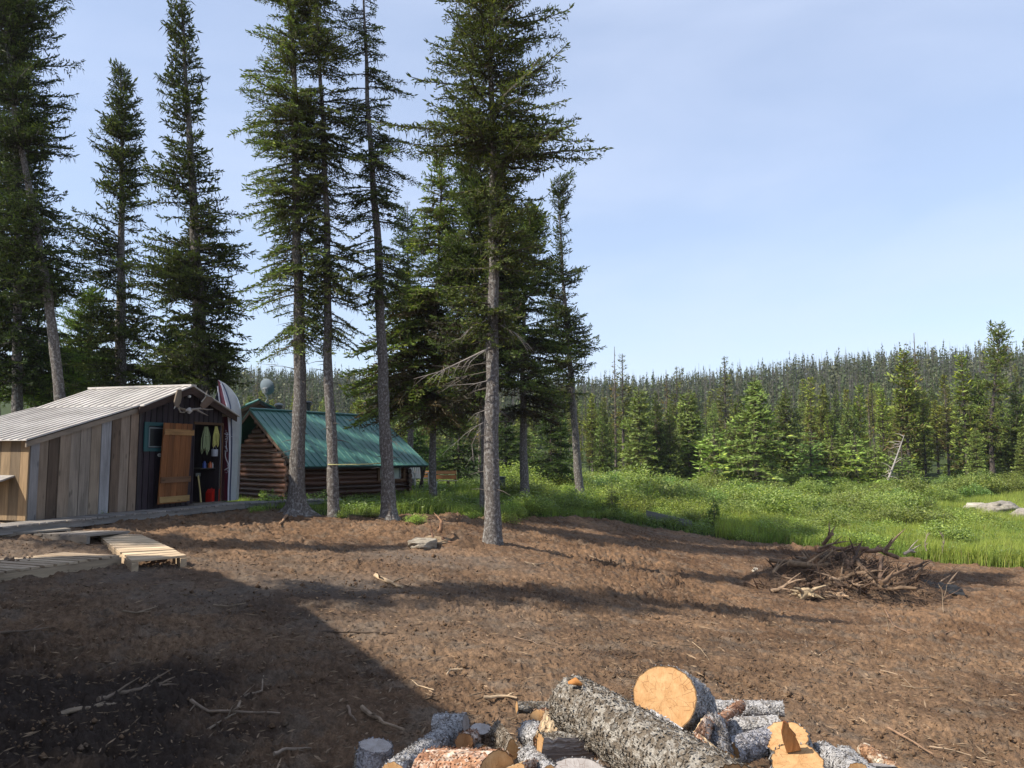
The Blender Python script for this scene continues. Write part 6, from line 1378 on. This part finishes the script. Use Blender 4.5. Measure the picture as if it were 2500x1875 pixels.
# ---------------------------------------------------------------- firewood
random.seed(44)
BK = {'grey': 'bark_grey', 'white': 'bark_white', 'red': 'bark_red'}
def log(a, b, r, label, bark='grey', sec='round', roll=0.0, cut=('cut', 'cut'), r2=None, n=48, name='firewood_log', knots=0, tint=(1,1,1), csplit='split', rough=.15, cutcol=(1,1,1)):
    """a,b = (px,py,D) ends; first end is the one that shows"""
    A = P(*a); B = P(*b) if b[0] != 'n' else A-Vector(b[1:4]).normalized()*b[4]; T = (B-A); Ln = T.length; T.normalize(); root = thing(name, label, 'firewood', tuple(A))
    up = V3(0,0,1) if abs(T.z) < .9 else V3(0,1,0); X = (up-T*up.dot(T)).normalized(); Y = T.cross(X); sd_ = random.randrange(200); r2 = r2 or r
    if sec == 'round': arc = (0, 2*pi)
    elif sec == 'half': arc = (0, pi)
    elif sec == 'third': arc = (0, 2.2)
    else: arc = (0, pi/2)
    cl = sec == 'round'; K = n if cl else max(8, int(n*(arc[1]-arc[0])/(2*pi))); M_ = max(6, int(Ln/.02))
    ang = [roll+arc[0]+(arc[1]-arc[0])*j/K for j in range(K+(0 if cl else 1))]
    wob = [rnd(-1, 1) for _ in range(6)]
    def rad(i, th):
        f = i/M_; rr = r+(r2-r)*f; s = f*Ln/max(r, .02)
        k = 1+.035*wob[0]*cos(2*th+wob[1])+.03*wob[2]*cos(3*th+wob[3]+f*2)
        nz = float(_NB[int((th % (2*pi))/(2*pi)*127.99), int(s*14+sd_*5) % 256]); return rr*(k+rough*nz)
    bk = MB(); off = random.random()*6
    ring = lambda i: [T*(Ln*i/M_)+(X*cos(t)+Y*sin(t))*rad(i, t) for t in ang]
    R = [ring(i) for i in range(M_+1)]
    m_ = len(ang)
    for i in range(M_+1):
        for p in R[i]: bk.v.append(tuple(p)); bk.c.append(tint)
    for i in range(M_):
        for j in range(K):
            k = (j+1) % m_; bk.l += (i*m_+j, i*m_+k, (i+1)*m_+k, (i+1)*m_+j); bk.t.append(4); bk.m.append(0); bk.sm.append(True)
            u0, u1 = off+Ln*i/M_, off+Ln*(i+1)/M_; v0, v1 = (ang[0]+(arc[1]-arc[0])*j/K)*r, (ang[0]+(arc[1]-arc[0])*(j+1)/K)*r; bk.uv += [(u0,v0),(u0,v1),(u1,v1),(u1,v0)]
    for k in range(knots):
        i = random.randrange(2, M_-1); t = random.choice(ang); c = R[i][ang.index(t)]; nrm = (X*cos(t)+Y*sin(t)); bk.tube([c-nrm*.01, c+nrm*.006, c+nrm*.008], [.022, .017, .006], 9, col=mulc(tint, .7), rough=.4, seed=k)
    for k in range(int(9500*r*Ln*(arc[1]-arc[0])/6.28*3.2*min(1, r/.06))):
        i = random.randrange(0, M_); j = random.randrange(0, len(ang)-1); p = R[i][j]; nrm = X*cos(ang[j])+Y*sin(ang[j]); d1 = (T*rnd(-1, 1)+nrm.cross(T)*rnd(-1, 1)); 
        if d1.length < .2: continue
        d1.normalize(); d2 = nrm.cross(d1); s_ = rnd(.004, .011); lift = nrm*rnd(.002, .0065); g_c = mulc(tint, rnd(.72, 1.25)); b0 = p+nrm*.0003
        bk.face([b0-d1*s_, b0-d2*s_*.6+lift, b0+d1*s_+lift*1.6, b0+d2*s_*.6+lift*.5], [(off+s_*k, 0), (off+s_*k+.01, 0), (off+s_*k+.01, .01), (off+s_*k, .01)], 0, g_c)
    bk.build('bark', [M[BK[bark]]], root)
    for e, (i, c_) in enumerate(((0, cut[0]), (M_, cut[1]))):
        if c_ is None: continue
        cm = MB(); rg_ = R[i]; ctr = T*(Ln*i/M_); o_ = -T*.001 if e == 0 else T*.001
        inner = [ctr+(p-ctr)*.965+o_ for p in rg_]
        if not cl: inner = inner+[ctr+o_]
        if e == 0: inner = inner[::-1]
        cm.face(inner, [((p-ctr).dot(X), (p-ctr).dot(Y)) for p in inner], 0, cutcol); 
        rimc = [p+o_*.5 for p in rg_]+([] if cl else [ctr+o_*.5]); rimc = rimc[::-1] if e == 0 else rimc
        cm.face(rimc, [((p-ctr).dot(X), (p-ctr).dot(Y)) for p in rimc], 0, mulc(cutcol, .35)); cm.build('cut_face', [M[c_]], root)
    if not cl:
        sm = MB(); rows = 10
        for side in ((0,), (m_-1,)):
            for i in range(M_):
                for q in range(rows):
                    def sp_(ii, f): 
                        p = T*(Ln*ii/M_)+(R[ii][side[0]]-T*(Ln*ii/M_))*f; d = (T.cross(R[ii][side[0]]-T*(Ln*ii/M_))).normalized(); nzv = _NB[int(f*40+side[0]*3) % 128, int(ii*1.0+sd_) % 256]; return p+d*float(nzv)*.010*min(1, f*3, (1-f)*8)
                    P4 = [sp_(i, q/rows), sp_(i+1, q/rows), sp_(i+1, (q+1)/rows), sp_(i, (q+1)/rows)]
                    if side[0] == 0: P4 = P4[::-1]
                    uvm = [(Ln*ii/M_+off, r*f*1.0+side[0]) for ii, f in ((i, q/rows), (i+1, q/rows), (i+1, (q+1)/rows), (i, (q+1)/rows))]
                    if side[0] == 0: uvm = uvm[::-1]
                    sm.face(P4, uvm, 0, (1,1,1), True)
        sm.build('split_face', [M[csplit]], root)
    return root
_NB = np.random.default_rng(21).random((128, 256))-.5
_NB = (_NB+np.roll(_NB, 1, 0)+np.roll(_NB, 1, 1)+np.roll(_NB, -1, 0))/2.2
big_log = log((1398,1716,3.75), (1790,1962,2.75), .125, 'big mossy grey-barked log lying diagonally on top of the woodpile', 'grey', knots=9, rough=.13, n=80, r2=.132)
m = MB(); c = P(1404, 1668, 3.60); m.tube([c+V3(-.03,0,.0), c+V3(.0,-.01,.012), c+V3(.03,0,-.006)], [.006, .018, .007], 9, col=(1,.75,.5), rough=.5); m.build('torn_knot', [M['cut']], big_log).location = -Vector(big_log.location)
log((1621,1706,3.90), ('n',-.5,-.75,.43,.34), .162, 'large fresh-cut round standing on edge with a cracked orange face', 'white', n=72, rough=.05)
log((1315,1755,4.3), ('n',-.35,-.85,.3,.5), .050, 'small round log end with a plain orange face', 'red')
log((1262,1727,5.0), (1352,1727,5.05), .035, 'grey log lying behind the small orange log end', 'grey')
log((1352,1808,3.75), (1372,1745,4.05), .085, 'upright splintery wedge with bright torn fibres under the big log', 'red', 'quarter', roll=3.4)
log((1322,1842,3.45), (1452,1838,3.5), .085, 'dark streaked split slab left of the big log', 'grey', 'half', roll=3.5, csplit='split_grey')
log((1417,1886,3.05), ('n',.05,-.2,.97,.4), .098, 'weathered round with a pale grey cut top at the bottom edge', 'white', cut=('cut_grey', 'cut_grey'))
log((1215,1905,3.0), (1048,1896,3.25), .105, 'stout log with reddish scaly bark at the front left of the pile', 'red', rough=.07, knots=3)
log((1222,1880,2.95), (1262,1868,3.3), .085, 'split piece with a flat sawn face resting on the red-barked log', 'red', 'half', roll=1.2)
log((1174,1779,4.0), ('n',.05,-.15,.98,.3), .055, 'small upright log with a grey round top', 'grey', cut=('cut_grey', 'cut_grey'), tint=(.8,.7,.65))
log((1237,1788,3.95), (1275,1838,3.7), .085, 'three-cornered split piece with a yellow-brown face', 'grey', 'quarter', roll=.6, tint=(.8,.75,.7))
log((1292,1790,4.0), (1330,1812,3.85), .065, 'short flaky-barked log beside the upright wedge', 'white')
log((1105,1783,4.1), (958,1892,3.2), .050, 'slim grey-barked log sloping down to the left', 'white', rough=.16, knots=5, n=40)
log((1137,1768,4.25), (1062,1768,4.3), .052, 'short grey log with a weathered end at the top left of the pile', 'white', cut=('cut_grey', 'cut_grey'))
log((1133,1813,3.78), (1165,1800,4.05), .042, 'small log end with a knotty brown face', 'red', cutcol=(.75,.65,.6))
log((918,1820,3.65), ('n',.1,-.05,.98,.4), .075, 'upright split log with a charred notch at the far left of the pile', 'white', cut=('cut_grey', 'cut_grey'), tint=(.95,.97,1.05))
log((895,1830,3.75), (880,1935,3.7), .050, 'thin upright split piece leaning on the far left log', 'grey', 'half', roll=2)
log((1590,1752,3.75), (1668,1800,3.62), .050, 'white papery-barked piece under the large orange round', 'white', 'half', roll=.3, tint=(1.2,1.2,1.2))
log((1705,1772,3.75), (1655,1850,3.4), .070, 'split log with reddish streaked face right of the big log', 'red', 'half', roll=2.6)
log((1738,1768,3.85), (1760,1860,3.6), .062, 'short upright grey-barked log behind the reddish split one', 'grey', tint=(.9,.95,1.1))
log((1913,1730,5.7), (1690,1727,5.85), .052, 'long slim pale log lying on the soil behind the pile', 'white', n=32)
log((1808,1722,5.0), (1752,1768,4.4), .033, 'broken reddish stick-like log propped behind the pile', 'red', n=20)
log((1905,1765,4.5), (1790,1772,4.6), .042, 'grey log lying crosswise at the back of the pile', 'white')
log((1800,1778,4.3), (1842,1850,3.9), .055, 'grey log with a glimpse of orange wood at its side', 'white', 'third', roll=.2)
log((1778,1838,3.75), (1900,1800,4.0), .062, 'flaky grey log lying between the two fresh stumps and the big log', 'white', tint=(.95,.95,1.0))
log((1918,1799,3.85), ('n',-.30,-.30,.9,.36), .105, 'thick log with a fresh yellow cut top behind the splintered one', 'white', n=60)
sp_log = log((1947,1864,3.45), ('n',-.22,-.38,.9,.38), .110, 'front log with a fresh cut top and one tall torn splinter', 'white', n=60)
m = MB(); a0, a1, a2, a3 = P(1923,1832,3.5), P(1955,1836,3.5), P(1915,1768,3.42), P(1911,1800,3.46); q1 = P(1936,1795,3.46); th = V3(.006,.022,0)
poly = [P(1921,1838,3.5), P(1956,1832,3.5), P(1950,1816,3.48), P(1941,1800,3.47), P(1944,1797,3.47), P(1928,1779,3.44), P(1926,1769,3.43), P(1913,1762,3.42), P(1908,1790,3.45), P(1911,1808,3.47)]
m.face(poly[::-1], [(p.z*1, p.x) for p in poly[::-1]], 0, (1,.72,.5)); bk2 = [p+th for p in poly]; m.face(bk2, [(p.z, p.x) for p in bk2], 0, (.6,.35,.2))
for i in range(len(poly)): j = (i+1) % len(poly); m.face([poly[i], poly[j], bk2[j], bk2[i]], [(0,0),(0,.05),(.02,.05),(.02,0)], 0, (.45,.2,.1))
o = m.build('splinter', [M['split']], sp_log); o.location = -Vector(sp_log.location)
log((1738,1815,3.5), (1800,1895,3.1), .075, 'reddish split log lower right of the big log', 'red', 'half', roll=.9)
log((2010,1840,3.9), (2095,1895,3.5), .055, 'flaky grey log at the right end of the pile', 'white')
log((2060,1842,4.1), (2130,1900,3.7), .045, 'smaller flaky grey log at the far right of the pile', 'white')
log((2112,1832,4.4), (2190,1890,3.9), .040, 'smooth tan log poking out at the far right of the pile', 'red', tint=(.95,1.0,.95), rough=.04)
log((2100,1866,3.8), (2170,1868,3.9), .045, 'weathered grey split piece at the far right bottom edge', 'grey', 'half', roll=1.4, csplit='split_grey')
log((1290,1848,3.6), (1345,1900,3.2), .048, 'grey flaky log in the gap below the wedge', 'white')
log((1085,1830,3.9), (1180,1845,3.8), .05, 'dark log half hidden under the slim sloping one', 'grey', tint=(.7,.7,.72))
log((1480,1800,3.9), (1560,1790,4.2), .06, 'log hidden beneath the big diagonal one', 'grey')
log((1650,1860,3.4), (1560,1900,3.3), .07, 'log wedged under the lower side of the big diagonal one', 'red')
# lower layers of the pile, mostly hidden
for i in range(46):
    y = rnd(3.0, 4.5); x = rnd(-.62, 1.75)*(y/3.6); z = rnd(.08, max(.12, .56-.42*abs(y-3.6)-.10*abs(x-.5))); a = rnd(-.5, .5); Ln = rnd(.35, .5); r = rnd(.055, .09)
    A = V3(x, y, z); 
    def unp(v):
        r_ = v-V3(0,0,CZ); yc = r_.y*cT+r_.z*sT; zc = -r_.y*sT+r_.z*cT; return (1250+FPX*r_.x/yc, 937.5-FPX*zc/yc, v.y)
    if unp(A+V3(0,0,r))[1] < 1800: continue
    log(unp(A), unp(A+V3(sin(a)*Ln*.5, Ln*.3, rnd(-.08, .08))), r, 'grey or brown log in the lower layers of the woodpile', random.choice(('grey', 'white', 'red')), random.choice(('round', 'half')), roll=rnd(0, 6), n=24).__setitem__('group', 'lower logs of the woodpile')

# ---------------------------------------------------------------- summer haze
hm_ = bpy.data.materials.new('haze'); hm_.use_nodes = True; ht = hm_.node_tree; ht.nodes.clear(); ho = ht.nodes.new('ShaderNodeOutputMaterial'); hv = ht.nodes.new('ShaderNodeVolumePrincipled')
hv.inputs['Color'].default_value = (.80, .87, 1.0, 1); hv.inputs['Density'].default_value = .0002; hv.inputs['Anisotropy'].default_value = .2; ht.links.new(hv.outputs[0], ho.inputs['Volume'])
m = MB(); m.abox((-540, 540), (-540, 540), (-5, 75), col=(1,1,1)); hz_ = m.build('haze', [hm_]); tag(hz_, 'faint summer haze over the clearing and the wooded hill', kind='stuff')
